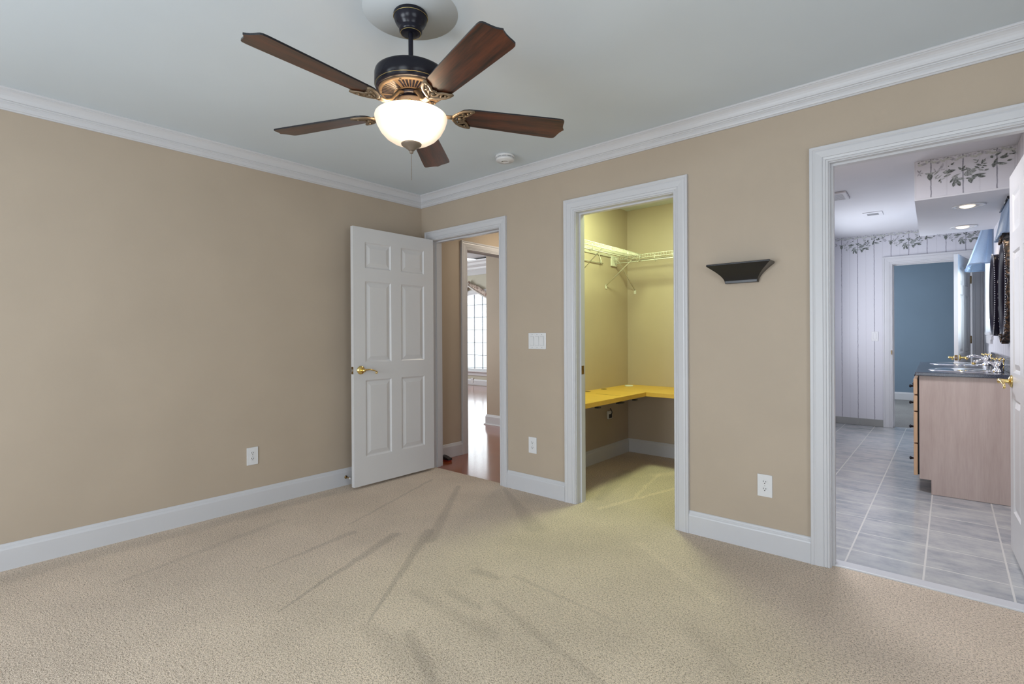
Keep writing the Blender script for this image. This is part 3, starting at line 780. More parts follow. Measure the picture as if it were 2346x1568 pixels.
# ------------------------------------------------------------------ closet
t = MB(); t.box(CLX - 0.06, CLX, WT, CLY + 0.06, 0, H)
structure(t.build('wall_closet_left', MAT['wall']), 'left wall of the lit closet', 'wall')
t = MB(); t.box(CLX, CRX, CLY, CLY + 0.06, 0, H)
structure(t.build('wall_closet_back', MAT['wall']), 'back wall of the lit closet', 'wall')
t = MB(); t.box(CRX, CRX + 0.06, WT, CLY + 0.06, 0, H)
structure(t.build('wall_closet_right', MAT['wall']), 'right wall of the closet', 'wall')
t = MB(); t.box(CLX - 0.06, CRX + 0.06, WT, CLY + 0.06, H - 0.006, H + 0.1)
structure(t.build('ceiling_closet', MAT['ceiling']), 'closet ceiling', 'ceiling')
t = MB(); run(t, BASE_P, (CLX, WT, 0), (CLX, CLY, 0), (1, 0))
structure(t.build('baseboard_closet_left', MAT['trim']), 'white baseboard of the closet left wall', 'baseboard')
t = MB(); run(t, BASE_P, (CLX, CLY, 0), (CRX, CLY, 0), (0, -1))
structure(t.build('baseboard_closet_back', MAT['trim']), 'white baseboard of the closet back wall', 'baseboard')
area('closet_ceiling_lamp', (1.80, 0.62, H - 0.03), (-0.05, 0.1, -1), 0.3, 0.3, 31, (0.84, 1.0, 0.52))

# yellow L-shaped desk
DT, DB = 0.687, 0.650; DXF, DYF = 1.658, 1.150
de = thing('closet_desk', 'yellow maple L-shaped desk top fixed along two closet walls', 'desk', (CLX, CLY, DB))
t = MB(); t.prism([(0, -1.58), (DXF - CLX, -1.58), (DXF - CLX, DYF - CLY), (0, DYF - CLY)], lambda a, b, c: (a, b, c), 0.002, DT - DB)
t.prism([(0, DYF - CLY + 0.0012), (DXF - CLX, DYF - CLY + 0.0012), (DXF - CLX, 0), (0, 0)], lambda a, b, c: (a, b, c), 0.002, DT - DB)
t.build('desk_top', MAT['desk'], de)['label'] = 'long side of the yellow desk top'
t = MB(); t.box(DXF - CLX + 0.0015, CRX - CLX, DYF - CLY, 0, 0.002, DT - DB); t.build('desk_return', MAT['desk'], de)['label'] = 'return along the back wall'
t = MB(); t.box(0.03, DXF - CLX - 0.12, -1.55, -0.02, -0.010, 0.001); t.build('support_rail', MAT['cabinet'], de)
t = MB(); t.box(0.19, 0.43, -0.94, -0.937, DT - DB - 0.0005, DT - DB + 0.0008); t.build('seam', MAT['slot'], de)['label'] = 'dark seam across the desk'
for i, (x, y) in enumerate(((0.045, -0.557), (0.045, -0.84))):
    t = MB(); t.lathe([(0.0005, 0.0015), (0.022, 0.0015), (0.026, 0.0), (0.030, 0.0)], (x, y, DT - DB), 24); t.build('cable_grommet', MAT['slot'], de)
for y in (-1.33, -1.0, -0.955, -0.72):
    t = MB(); t.cbox(DXF - CLX - 0.05, DXF - CLX - 0.015, y - 0.02, y + 0.02, -0.022, -0.012, 0.002); t.build('mounting_foot', MAT['slot'], de)['label'] = 'small black fixing under the front edge'
t = MB(); t.lathe([(0.0005, 0.010), (0.036, 0.009), (0.042, 0.005), (0.043, 0.0), (0.0005, 0.0)], (0, 0, 0), 28)
o = t.build('cable_cover', MAT['wire']); o.location = (1.275, 1.565, DT + 0.0005)
tag(o, 'flat white round cover lying in the back corner of the yellow desk', 'cover')
# little bracket on the wall under the desk
wb = thing('wall_hook', 'small white hook plate with a dark opening on the closet wall under the desk', 'hook', (CLX, 1.335, 0.42))
t = MB(); t.cbox(0.0, 0.018, -0.036, 0.040, -0.036, 0.040, 0.004); t.build('plate', MAT['plastic'], wb)
t = MB(); t.box(0.016, 0.021, -0.030, 0.024, -0.028, 0.010); t.build('opening', MAT['slot'], wb)
t = MB(); t.tube([(0.02, 0.018, 0.005), (0.026, 0.018, 0.025), (0.018, 0.019, 0.045), (0.004, 0.02, 0.06)], 0.004, 6); t.build('cable_stub', MAT['slot'], wb)

# wire shelves
def wire_shelf(name_label, length, mapf, parent_loc, wires, ends):
    """mapf(s,d,z): s along the wall, d out from it; shelf z=0 deck level"""
    th_ = thing('wire_shelf', name_label, 'shelf', parent_loc, 0, 'white wire closet shelves')
    m = MB(); D = 0.31
    for d, z in ((0.005, 0), (D * 0.5, -0.004), (D - 0.003, 0.0), (D, -0.030)):
        m.tube([mapf(ends[0], d, z), mapf(ends[1], d, z)], 0.003, 6)
    k = int((ends[1] - ends[0]) / wires)
    for i in range(k + 1):
        s = ends[0] + wires * i
        m.tube([mapf(s, 0.002, 0.002), mapf(s, D, 0.002), mapf(s, D + 0.002, -0.004), mapf(s, D + 0.002, -0.032)], 0.0014, 4, cap=False)
    m.build('wire_deck', MAT['wire'], th_)
    return th_, D
SZ = 1.955
fl = lambda s, d, z: (d, s, z)
wl, D_ = wire_shelf('white wire shelf along the closet left wall', 0, fl, (CLX, 0, SZ), 0.026, (WT + 0.01, CLY - 0.31))
t = MB(); t.tube([(0.285, WT + 0.01, -0.058), (0.285, CLY - 0.30, -0.058)], 0.0055, 8); t.build('hanging_rod', MAT['wire'], wl)
for s in (0.55, 0.85, 1.15, 1.38):
    t = MB(); t.tube([(0.30, s, 0.0), (0.312, s, -0.03), (0.308, s, -0.062), (0.285, s, -0.072), (0.268, s, -0.055)], 0.003, 6); t.build('rod_hook', MAT['wire'], wl)
for s, foot in ((0.72, (0.003, 0.72, -0.285)), (1.32, (0.003, 1.291, -0.284))):
    t = MB(); t.tube([(0.305, s, -0.02), (0.29, s, -0.035), foot], 0.0065, 6, 0.5); t.cbox(0.0, 0.006, foot[1] - 0.012, foot[1] + 0.012, foot[2] - 0.03, foot[2] + 0.01, 0.002); t.build('support_brace', MAT['wire'], wl)
t = MB(); t.tube([(0.012, WT + 0.02, -0.078), (0.012, 1.22, -0.078)], 0.0042, 6); t.build('wall_rail', MAT['wire'], wl)
for s in (0.50, 0.86, 1.16):
    t = MB(); t.tube([(0.005, s, 0.002), (0.030, s, -0.06), (0.026, s, -0.088), (0.010, s + 0.02, -0.092), (0.005, s + 0.03, -0.05)], 0.003, 6); t.build('wall_clip', MAT['wire'], wl)
fb = lambda s, d, z: (s, -d, z)
wr, D_ = wire_shelf('white wire shelf along the closet back wall', 0, fb, (0, CLY, SZ), 0.026, (CLX + 0.012, CRX - 0.01))
t = MB(); t.tube([(CLX + 0.02, -0.285, -0.058), (CRX - 0.01, -0.285, -0.058)], 0.0055, 8); t.build('hanging_rod', MAT['wire'], wr)
for s in (1.62, 1.80, 2.1):
    t = MB(); t.tube([(s, -0.30, 0.0), (s, -0.312, -0.03), (s, -0.308, -0.062), (s, -0.285, -0.074), (s, -0.268, -0.055)], 0.003, 6); t.build('rod_hook', MAT['wire'], wr)
t = MB(); t.tube([(1.215, -0.305, -0.02), (1.235, -0.28, -0.04), (1.266, -0.003, -0.31)], 0.0055, 6, 0.5); t.cbox(1.254, 1.278, -0.006, 0, -0.345, -0.305, 0.002); t.build('support_brace', MAT['wire'], wr)
t = MB(); t.cbox(CLX, CLX + 0.016, -0.345, -0.235, -0.085, 0.012, 0.003); t.build('end_bracket', MAT['wire'], wr)
t = MB(); t.box(1.845, 1.872, -0.004, 0, -0.125, -0.105); t.build('fixing_tag', MAT['grey_slot'], wr)['label'] = 'small grey tag'

# ------------------------------------------------------------------ wall plates
def outlet_parts(o):
    """duplex outlet facing local -y"""
    t = MB(); t.cbox(-0.038, 0.038, -0.006, 0, -0.061, 0.061, 0.0025); t.build('plate', MAT['plastic'], o)
    for z in (0.0195, -0.0195):
        t = MB()
        poly = [(0.0165 * math.cos(a) if abs(math.sin(a)) < 0.83 else 0.0165 * math.cos(a), max(-0.0138, min(0.0138, 0.0170 * math.sin(a)))) for a in [2 * PI * i / 28 for i in range(28)]]
        t.prism(poly, lambda a, b, c: (a, c, b + z), -0.0075, -0.0055); r = t.build('receptacle', MAT['plastic'], o)
        t = MB(); t.box(-0.0078, -0.0052, -0.0082, -0.0072, z + 0.0005, z + 0.0085); t.box(0.0052, 0.0078, -0.0082, -0.0072, z + 0.0005, z + 0.0075)
        t.lathe([(0.0003, -0.0083), (0.0026, -0.0083), (0.0026, -0.0072)], (0, 0, z - 0.006), 12, 'y'); t.build('socket_holes', MAT['slot'], r)
    t = MB(); t.lathe([(0.0003, -0.0068), (0.002, -0.0068), (0.0025, -0.0058)], (0, 0, 0), 10, 'y'); t.build('screw', MAT['grey_slot'], o)
o1 = thing('wall_outlet', 'white outlet on the right wall below the triple light switch', 'outlet', (1.2965, 0, 0.363), 0, 'duplex outlets'); outlet_parts(o1)
dup(o1, (2.920, 0, 0.361), 0, 'white outlet on the right wall between closet and bathroom doorways')
dup(o1, (0, -1.5145, 0.363), PI / 2, 'white outlet low on the plain left wall')
dup(o1, (-5.175, 5.8 - 0.017, 0.115), 0, 'small white outlet on the baseboard under the arched window')

def switch(loc, n, rotz, label):
    o = thing('light_switch', label, 'switch', loc, rotz); w = 0.046 * n + 0.026
    t = MB(); t.cbox(-w / 2, w / 2, -0.0065, 0, -0.0615, 0.0615, 0.0025); t.build('plate', MAT['plastic'], o)
    for i in range(n):
        x = (i - (n - 1) / 2) * 0.046
        t = MB(); t.box(x - 0.0175, x + 0.0175, -0.0068, -0.006, -0.0345, 0.0345); t.build('switch_recess', MAT['grey_slot'], o)
        t = MB(); t.prism([(-0.0335, -0.0075), (0.0335, -0.0105), (0.0335, -0.006), (-0.0335, -0.006)], lambda a, b, c: (c, b, a), x - 0.0163, x + 0.0163); t.build('rocker', MAT['plastic'], o)
        for z in (-0.049, 0.049):
            t = MB(); t.lathe([(0.0003, -0.0075), (0.0022, -0.0075), (0.0028, -0.0063)], (x, 0, z), 10, 'y'); t.build('screw', MAT['grey_slot'], o)
    return o
switch((1.3455, 0, 1.152), 3, 0, 'white triple rocker light switch between hall and closet doorways')

# door stop on the left baseboard
ds = thing('door_stop', 'small bronze door stop with white tip on the left baseboard', 'door stop', (0.016, -0.800, 0.066))
t = MB(); t.lathe([(0.0005, 0.006), (0.012, 0.004), (0.0135, 0.0), (0.0005, 0.0)], (0, 0, 0), 20, 'x'); t.build('base', MAT['old_brass'], ds)
t = MB(); t.lathe([(0.0045, 0.004), (0.0038, 0.02), (0.0045, 0.055), (0.0005, 0.055)], (0, 0, 0), 14, 'x'); t.build('stem', MAT['old_brass'], ds)
t = MB(); t.lathe([(0.0005, 0.052), (0.0075, 0.053), (0.008, 0.066), (0.005, 0.071), (0.0005, 0.072)], (0, 0, 0), 16, 'x'); t.build('tip', MAT['plastic'], ds)['label'] = 'white rubber tip'

# black ledge shelf on the right wall
sh = thing('wall_shelf', 'small black flared ledge shelf on the right wall beside the bathroom doorway', 'shelf', (2.808, 0, 1.482))
HW0, HW1, SH_, DP = 0.086, 0.166, 0.096, 0.105
t = MB(); t.smooth = True
def flare(u):   # u 0 bottom..1 top : half width, depth
    a = u * PI / 2
    return HW0 + (HW1 - HW0) * (1 - math.cos(a)) , 0.030 + (DP - 0.030) * (1 - math.cos(a)) ** 0.9
rows = 14
for i in range(rows):
    u0, u1 = i / rows, (i + 1) / rows
    (w0, d0), (w1, d1) = flare(u0), flare(u1)
    z0, z1 = u0 * SH_, u1 * SH_
    t.add([(-w0, -d0, z0), (w0, -d0, z0), (w1, -d1, z1), (-w1, -d1, z1)], [(0, 1, 2, 3)])
    t.add([(-w0, 0, z0), (-w0, -d0, z0), (-w1, -d1, z1), (-w1, 0, z1)], [(0, 1, 2, 3)])
    t.add([(w0, 0, z0), (w0, -d0, z0), (w1, -d1, z1), (w1, 0, z1)], [(0, 1, 2, 3)])
w0, d0 = flare(0); t.smooth = False
t.add([(-w0, 0, 0), (w0, 0, 0), (w0, -d0, 0), (-w0, -d0, 0)], [(0, 1, 2, 3)])
t.build('cove_body', MAT['black'], sh)
t = MB(); t.cbox(-HW1, HW1, -DP, 0, SH_, SH_ + 0.010, 0.002); t.build('shelf_top', MAT['black'], sh)
t = MB(); t.cbox(-HW0, HW0, -0.034, 0, -0.002, 0.014, 0.002); t.build('bottom_rail', MAT['black'], sh)

# smoke detector
sd = thing('smoke_detector', 'round white smoke detector on the ceiling near the crown moulding', 'smoke detector', (1.297, -0.302, H))
t = MB(); t.lathe([(0.0005, 0), (0.069, 0), (0.069, -0.012), (0.066, -0.016), (0.0005, -0.016)], (0, 0, 0), 48); t.build('mount_ring', MAT['plastic'], sd)
t = MB(); t.lathe([(0.060, -0.015), (0.060, -0.021)], (0, 0, 0), 48); t.build('vent_gap', MAT['slot'], sd)
t = MB(); t.lathe([(0.0005, -0.0215), (0.066, -0.0205), (0.065, -0.034), (0.060, -0.040), (0.038, -0.041), (0.036, -0.044), (0.022, -0.0455), (0.020, -0.043), (0.0005, -0.043)], (0, 0, 0), 48)
for i in range(10):
    a = 2 * PI * i / 10; t.box(0.0625 * math.cos(a) - 0.003, 0.0625 * math.cos(a) + 0.003, 0.0625 * math.sin(a) - 0.003, 0.0625 * math.sin(a) + 0.003, -0.022, -0.015)
t.build('cover', MAT['plastic'], sd)
t = MB(); t.lathe([(0.0003, -0.046), (0.004, -0.0455), (0.0045, -0.043)], (-0.006, -0.022, 0), 12); t.build('indicator', MAT['slot'], sd)

# round patch of older paint left round the fan canopy
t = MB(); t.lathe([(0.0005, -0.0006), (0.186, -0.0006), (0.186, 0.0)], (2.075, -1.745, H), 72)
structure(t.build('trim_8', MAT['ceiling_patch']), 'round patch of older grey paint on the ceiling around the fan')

# ------------------------------------------------------------------ ceiling fan
FX, FY = 2.069, -1.741
fan = thing('ceiling_fan', 'five-blade dark wood and bronze ceiling fan with lit glass bowl', 'ceiling fan', (FX, FY, H))
Z = lambda z: z - H
t = MB(); t.lathe([(0.0005, 0), (0.064, 0), (0.067, -0.004), (0.0675, -0.014), (0.0655, -0.018), (0.064, -0.024), (0.062, -0.032), (0.055, -0.045), (0.0455, -0.055), (0.0445, -0.060), (0.0455, -0.064), (0.044, -0.074), (0.036, -0.080), (0.016, -0.081), (0.0005, -0.081)], n=56); t.build('canopy', MAT['bronze'], fan)
for r, z in ((0.0672, -0.0165), (0.040, -0.0785)):
    t = MB(); t.tube([(r * math.cos(2 * PI * i / 48), r * math.sin(2 * PI * i / 48), z) for i in range(49)], 0.0009, 5, cap=False)
    t.build('canopy_line', MAT['rub'], fan)['label'] = 'thin gold rubbed line'
t = MB(); t.lathe([(0.0095, -0.075), (0.0095, Z(2.235))], n=20); t.build('downrod', MAT['bronze'], fan)
t = MB(); t.lathe([(0.0005, Z(2.246)), (0.09, Z(2.245)), (0.128, Z(2.241)), (0.139, Z(2.234)), (0.1415, Z(2.225)), (0.1415, Z(2.182)), (0.137, Z(2.178)), (0.1375, Z(2.172)), (0.1345, Z(2.1675)), (0.129, Z(2.1645)), (0.124, Z(2.1640)), (0.0005, Z(2.1640))], n=72)
t.lathe([(0.0005, Z(2.256)), (0.004, Z(2.255)), (0.005, Z(2.244))], (-0.10, -0.05, 0), 10)
mo = t.build('motor_housing', MAT['bronze'], fan)
t = MB(); t.tube([(0.1378 * math.cos(2 * PI * i / 72), 0.1378 * math.sin(2 * PI * i / 72), Z(2.1795)) for i in range(73)], 0.0011, 5, cap=False)
t.build('seam_line', MAT['rub'], mo)
# slotted lower plate: flat ring with radial slots as recessed dark bars between raised ribs
t = MB(); t.lathe([(0.126, Z(2.1645)), (0.126, Z(2.161)), (0.119, Z(2.1575)), (0.056, Z(2.152)), (0.052, Z(2.154)), (0.052, Z(2.1640))], n=72)
vp = t.build('vent_plate', MAT['antique'], fan)
t = MB()
for i in range(50):
    if i % 10 in (0,): continue
    a = 2 * PI * (i + 0.5) / 50; c, s = math.cos(a), math.sin(a)
    p0, p1 = 0.067, 0.113
    vs = []
    for r, w in ((p0, 0.0027), (p1, 0.0046)):
        z = 2.1520 + (r - 0.056) / 0.063 * 0.0055
        for q in (-w, w): vs += [(r * c - q * s, r * s + q * c, Z(z - 0.0006)), (r * c - q * s, r * s + q * c, Z(z + 0.003))]
    t.add(vs, [(0, 2, 6, 4), (1, 5, 7, 3), (0, 1, 3, 2), (4, 6, 7, 5), (0, 4, 5, 1), (2, 3, 7, 6)])
t.build('vent_slots', MAT['bronze'], vp)['label'] = 'dark radial slots'
for i in range(5):
    a = 2 * PI * i / 5 + 0.25; t = MB(); t.ball((0.117 * math.cos(a), 0.117 * math.sin(a), Z(2.1575)), 0.005, 10, 6)
    t.build('screw', MAT['antique'], vp)
t = MB(); t.lathe([(0.0005, Z(2.155)), (0.050, Z(2.155)), (0.052, Z(2.149)), (0.046, Z(2.140)), (0.034, Z(2.136)), (0.030, Z(2.120)), (0.0005, Z(2.120))], n=40); t.build('flywheel', MAT['bronze'], fan)
t = MB(); t.lathe([(0.0005, Z(2.130)), (0.048, Z(2.130)), (0.054, Z(2.1275)), (0.0550, Z(2.120)), (0.0555, Z(2.080)), (0.066, Z(2.074)), (0.085, Z(2.070)), (0.085, Z(2.066)), (0.0005, Z(2.066))], n=48)
ft = t.build('light_fitter', MAT['fitter'], fan)
for i in range(6):
    a = 2 * PI * i / 6 + 0.3; t = MB(); t.ball((0.0555 * math.cos(a), 0.0555 * math.sin(a), Z(2.108)), 0.0032, 8, 6)
    t.build('screw', MAT['brass'], ft)
# glass bowl, open on top
outer = [(0.1405, 2.066), (0.1425, 2.060), (0.1415, 2.052), (0.134, 2.030), (0.120, 2.004), (0.100, 1.982), (0.075, 1.966), (0.045, 1.957), (0.012, 1.954)]
inner = [(r - 0.004, z + 0.003) for r, z in outer[::-1]]
t = MB(); t.lathe([(r, Z(z)) for r, z in outer + inner + [outer[0]]], n=72)
t.build('glass_bowl', MAT['bowl'], fan)['label'] = 'glowing alabaster glass bowl'
t = MB(); t.lathe([(0.0005, Z(1.964)), (0.036, Z(1.962)), (0.0405, Z(1.956)), (0.0385, Z(1.951)), (0.028, Z(1.944)), (0.017, Z(1.936)), (0.012, Z(1.931)), (0.0095, Z(1.929)), (0.0005, Z(1.929))], n=40)
t.ball((0, 0, Z(1.925)), 0.0082, 16, 10); t.build('finial', MAT['fitter'], fan)
t = MB()
zz = 1.917
while zz > 1.812: t.ball((0, 0, Z(zz)), 0.0013, 6, 4); zz -= 0.0032
t.tube([(0, 0, Z(1.918)), (0, 0, Z(1.811))], 0.0005, 4); t.build('pull_chain', MAT['antique'], fan)['label'] = 'thin beaded pull chain'

def blade_part(a):
    """blade and bracket in fan-local coords, a = heading"""
    tilt = -0.197
    ca, sa = math.cos(a), math.sin(a)
    ct, st = math.cos(tilt), math.sin(tilt)
    def P(x, y, z):      # x outwards, y across, z normal (before tilt)
        yy, z2 = y * ct - z * st, y * st + z * ct
        return (x * ca - yy * sa, x * sa + yy * ca, Z(2.088) + z2)
    # outline, one side root -> tip
    up = [(0.186, 0.0), (0.188, 0.018), (0.194, 0.034), (0.206, 0.046), (0.225, 0.0525), (0.26, 0.0545), (0.35, 0.058), (0.45, 0.062), (0.55, 0.0655), (0.612, 0.0672), (0.626, 0.0655), (0.633, 0.060), (0.636, 0.050), (0.6385, 0.036), (0.643, 0.020), (0.649, 0.008), (0.655, 0.0)]
    poly = up + [(x, -y) for x, y in up[-2:0:-1]]
    m = MB(); n = len(poly); th2 = 0.003
    vs = [P(x, y, th2) for x, y in poly] + [P(x, y, -th2) for x, y in poly]
    m.add(vs, [tuple(range(n)), tuple(range(n, 2 * n))[::-1]]); m.cur = 1
    m.f += [(i, n + i, n + (i + 1) % n, (i + 1) % n) for i in range(n)]; m.mi += [1] * n; m.sm += [False] * n
    return m, P
ph = 4.7773
def local_blade(k):
    """each blade is built in its own frame so that grain follows it"""
    a = ph + k * 2 * PI / 5
    m, P = blade_part(0.0)
    o = m.build('fan_blade', [MAT['blade'], MAT['black']], fan); o.rotation_euler = (0, 0, a)
    # blade iron: arm from the hub plus scrolled three-lobed holder under the blade root
    g = MB()
    arm = [(0.044, 0, Z(2.146)), (0.064, 0, Z(2.140)), (0.084, 0, Z(2.118)), (0.104, 0, Z(2.094)), (0.13, 0, Z(2.082)), (0.152, 0, Z(2.081)), (0.172, 0, Z(2.0815))]
    g.tube(arm, [0.013, 0.0125, 0.011, 0.0115, 0.0115, 0.012, 0.013], 10, 0.6)
    zo = -0.008
    S1 = lambda pts, r: g.tube([P(x, y, zo) for x, y in pts], r, 8, 0.7)
    for sg in (1, -1):
        S1([(0.165, 0), (0.176, 0.018 * sg), (0.188, 0.034 * sg), (0.206, 0.047 * sg), (0.228, 0.054 * sg), (0.246, 0.056 * sg)], [0.009, 0.0078, 0.007, 0.0068, 0.0065, 0.006])
        S1([(0.246, 0.056 * sg), (0.236, 0.047 * sg), (0.232, 0.036 * sg), (0.226, 0.026 * sg), (0.213, 0.016 * sg), (0.210, 0.006 * sg), (0.216, 0)], [0.0065, 0.0068, 0.0062, 0.006, 0.006, 0.006, 0.006])
        S1([(0.172, 0), (0.186, 0.012 * sg), (0.202, 0.020 * sg), (0.214, 0.017 * sg)], 0.0048)
        S1([(0.190, 0.034 * sg), (0.204, 0.030 * sg), (0.222, 0.026 * sg)], 0.0044)
        x, y, z = P(0.222, 0.040 * sg, zo - 0.003); g.ball((x, y, z), 0.005, 10, 6)
    g.ball(P(0.196, 0, zo - 0.002), 0.009, 12, 8)
    g.build('blade_bracket', MAT['antique'], o)['label'] = 'scrolled antique bronze blade bracket'
    return o
for k_ in range(5): local_blade(k_)
point('fan_bulb', (FX + 0.045, FY - 0.03, 2.052), 9.0, (1.0, 0.80, 0.58), 0.022)
point('fan_bulb', (FX - 0.045, FY + 0.03, 2.052), 9.0, (1.0, 0.80, 0.58), 0.022)

# ------------------------------------------------------------------ bathroom
BL, BR, BF = 2.56, 4.075, 5.03      # left wall, right wall, far wall (bath frame)
t = MB(); t.box(BL, BR, 0.112, BF + 0.12, -0.12, -0.002)
structure(t.build('floor_bath', MAT['tile'], xf=bxf), 'pale grey marbled square tiles of the bathroom floor', 'floor')
t = MB(); t.box(BL - 0.1, BR + 0.12, WT + 0.0, BF + 0.12, H + 0.004, H + 0.1)
structure(t.build('ceiling_bath', MAT['white_wall'], xf=bxf), 'white bathroom ceiling', 'ceiling')
FD1, FD2, FDT = 3.228, 3.975, 2.074      # far doorway finished opening
t = MB(); wall_with_openings(t, BL - 0.1, BR + 0.12, H + 0.004, BF, BF + WT, [(FD1 - 0.012, FD2 + 0.012, 0, FDT + 0.012)], XY)
structure(t.build('wall_bath_far', MAT['paper_x'], xf=bxf), 'far bathroom wall in white striped wallpaper', 'wall')
WB0, WB1, WBZ0, WBZ1 = 3.80, 4.40, 1.20, 2.12
t = MB(); wall_with_openings(t, 0.11, BF, H, BR, BR + 0.12, [(WB0, WB1, WBZ0, WBZ1)], YX)
structure(t.build('wall_bath_right', MAT['paper_y'], xf=bxf), 'right bathroom wall behind mirrors and vanity', 'wall')
t = MB(); wall_with_openings(t, 1.80, BF, H, BL - 0.1, BL, [(3.25, 4.55, 0.80, 2.10)], YX)
structure(t.build('wall_bath_left', MAT['paper_y'], xf=bxf), 'left bathroom wall out of view', 'wall')
window(5, 'unseen bathroom side window added to let fill light in', 3.25, 4.55, 0.80, 2.10, BL, -0.1, lambda a, y, z: bxf((y, a, z)), 2, 1)
FB = lambda a, d, z: (a, BF - d, z)
t = MB(); casing(t, FD1, FD2, FDT, FB, 0.098); jamb(t, FD1 + 0.004, FD2 - 0.004, FDT - 0.004, BF - 0.001, BF + WT + 0.001, (BF + 0.04, BF + 0.07), XY)
o = structure(t.build('trim_9', MAT['trim'], xf=bxf), 'white casing of the doorway at the bathroom far end')
t = MB(); t.box(FD1 - 0.012, FD1 - 0.004, BF - 0.022, BF - 0.008, 0.93, 0.985); t.build('strike_plate', MAT['old_brass'], o, xf=bxf)
t = MB()
x = BL
while x < FD1 - 0.1:
    x1 = min(x + 0.315, FD1 - 0.099); t.box(x, x1, BF - 0.009, BF, 0, 0.088); x += 0.318
structure(t.build('baseboard_bath', MAT['base_tile'], xf=bxf), 'grey tile skirting of the bathroom far wall', 'baseboard')

# leaf border printed along the top of the wallpaper
MOTIF = []   # (cx, cz below ceiling, length, width, angle deg, tone)
def L_(x, y, ln, wd, ang, tone): MOTIF.append(((x - 100) / 3700.0, (y - (430 - 0.1745 * (x - 100))) / 2752.0, ln / 3200.0, wd / 3200.0, ang, tone))
for a in range(0, 360, 60): L_(190 + 40 * math.cos(math.radians(a)), 660 + 40 * math.sin(math.radians(a)), 90, 34, -a, 2)
for p in ((370, 670, 120, 60, 160, 1), (450, 660, 130, 60, 20, 1), (415, 730, 170, 110, -90, 0), (560, 640, 150, 34, 40, 1), (610, 570, 130, 40, 50, 2), (670, 500, 140, 60, 70, 2),
          (520, 590, 110, 36, 110, 2), (690, 570, 90, 30, 5, 2), (560, 710, 120, 22, 40, 1), (620, 720, 130, 20, 45, 1), (550, 750, 60, 20, 40, 1), (620, 790, 90, 26, 60, 0), (690, 760, 90, 18, 15, 1), (645, 820, 70, 24, -85, 1),
          (790, 620, 190, 100, -5, 1), (850, 600, 180, 70, 8, 0), (780, 690, 150, 50, 20, 1), (880, 460, 60, 44, 30, 0), (805, 505, 30, 28, 0, 0), (820, 575, 50, 26, -20, 0), (900, 440, 60, 16, 40, 0),
          (1030, 545, 90, 44, 130, 0), (1105, 525, 110, 46, 55, 0), (1115, 575, 120, 34, 15, 0), (950, 690, 180, 46, 25, 1), (870, 780, 140, 40, 60, 0), (910, 850, 150, 62, 80, 0), (1000, 830, 170, 76, 110, 0), (1040, 750, 150, 66, 170, 1), (950, 770, 170, 110, 75, 1),
          (1200, 560, 150, 70, 130, 1), (1290, 570, 170, 70, 35, 1), (1240, 610, 220, 120, 10, 1), (1190, 660, 160, 80, -10, 1), (1400, 660, 260, 60, 4, 0), (1460, 690, 140, 60, -12, 0), (1340, 690, 160, 40, 8, 0),
          (1190, 735, 90, 34, 175, 0), (1240, 775, 130, 90, -80, 0), (1290, 735, 90, 48, 10, 0), (1330, 375, 80, 36, 150, 1), (1385, 390, 70, 30, 70, 1), (1350, 425, 70, 22, 0, 1), (1405, 470, 110, 46, -30, 0), (1470, 410, 110, 40, 80, 0), (1515, 380, 90, 40, 70, 1),
          (1525, 440, 80, 22, -5, 0), (1515, 485, 90, 28, -20, 0), (1370, 520, 110, 40, -35, 0), (1450, 565, 110, 40, -25, 1), (1475, 520, 50, 34, -20, 0), (1550, 560, 90, 36, 10, 0),
          (1725, 380, 130, 44, 55, 0), (1800, 430, 160, 40, -5, 0), (1850, 440, 160, 66, -8, 1), (1690, 470, 110, 60, 75, 0), (1690, 440, 110, 40, 40, 0), (1980, 370, 90, 44, 10, 0), (1770, 255, 120, 44, 25, 0), (1650, 315, 70, 60, -60, 0),
          (1880, 310, 150, 70, 0, 0), (1910, 275, 100, 50, 60, 0), (1850, 325, 70, 44, -20, 0), (2060, 210, 90, 44, -40, 1), (2010, 250, 90, 26, 0, 1), (2060, 245, 70, 30, 10, 0), (2100, 280, 90, 60, -40, 2), (2130, 190, 110, 30, 55, 1)):
    L_(*p)
for i in range(26):   # ragged foliage just under the ceiling line
    x = 110 + i * 76; yl = 430 - 0.1745 * (x - 100)
    L_(x, yl + 24 + 14 * math.sin(i * 2.1), 62 + 20 * math.sin(i * 3.3), 30, 20 * math.sin(i * 1.7), (2, 1, 2, 3)[i % 4])
    L_(x + 30, yl + 60 + 22 * math.sin(i * 1.3), 120, 60, 25 * math.cos(i * 2.3), (3, 3, 2, 3)[i % 4])
def leaves(mb, a_start, a_end, zc, fn, period=0.530):
    k0 = math.floor(-period); a = a_start
    wash = sorted(MOTIF, key=lambda q: -q[5])
    while a < a_end:
        for i, (cx, cz, ln, wd, ang, tone) in enumerate(wash):
            x = a + cx
            if x - ln / 2 < a_start or x + ln / 2 > a_end: continue
            an = math.radians(ang); mb.cur = tone; pts = []
            n = 7
            for q in range(n + 1):
                u = q / n; pts.append((-ln / 2 + ln * u, wd / 2 * math.sin(PI * u) ** 0.8 * (1.15 - 0.5 * u)))
            pts += [(p, -w) for p, w in pts[-2:0:-1]]
            eps = 0.0004 + 0.00002 * i
            vs = [fn(x + p * math.cos(an) - w * math.sin(an), eps, min(zc - 0.001, zc - cz + p * math.sin(an) + w * math.cos(an))) for p, w in pts]
            mb.add(vs, [tuple(range(len(vs)))])
        a += period
LEAF = [MAT['leaf_dark'], MAT['leaf_mid'], MAT['leaf_pale'], MAT['leaf_wash']]
t = MB(); leaves(t, 2.60, BR, H + 0.003, lambda a, d, z: (a, BF - d, z))
structure(t.build('trim_10', LEAF, xf=bxf, recalc=False), 'grey-green leaf border along the top of the far bathroom wall')

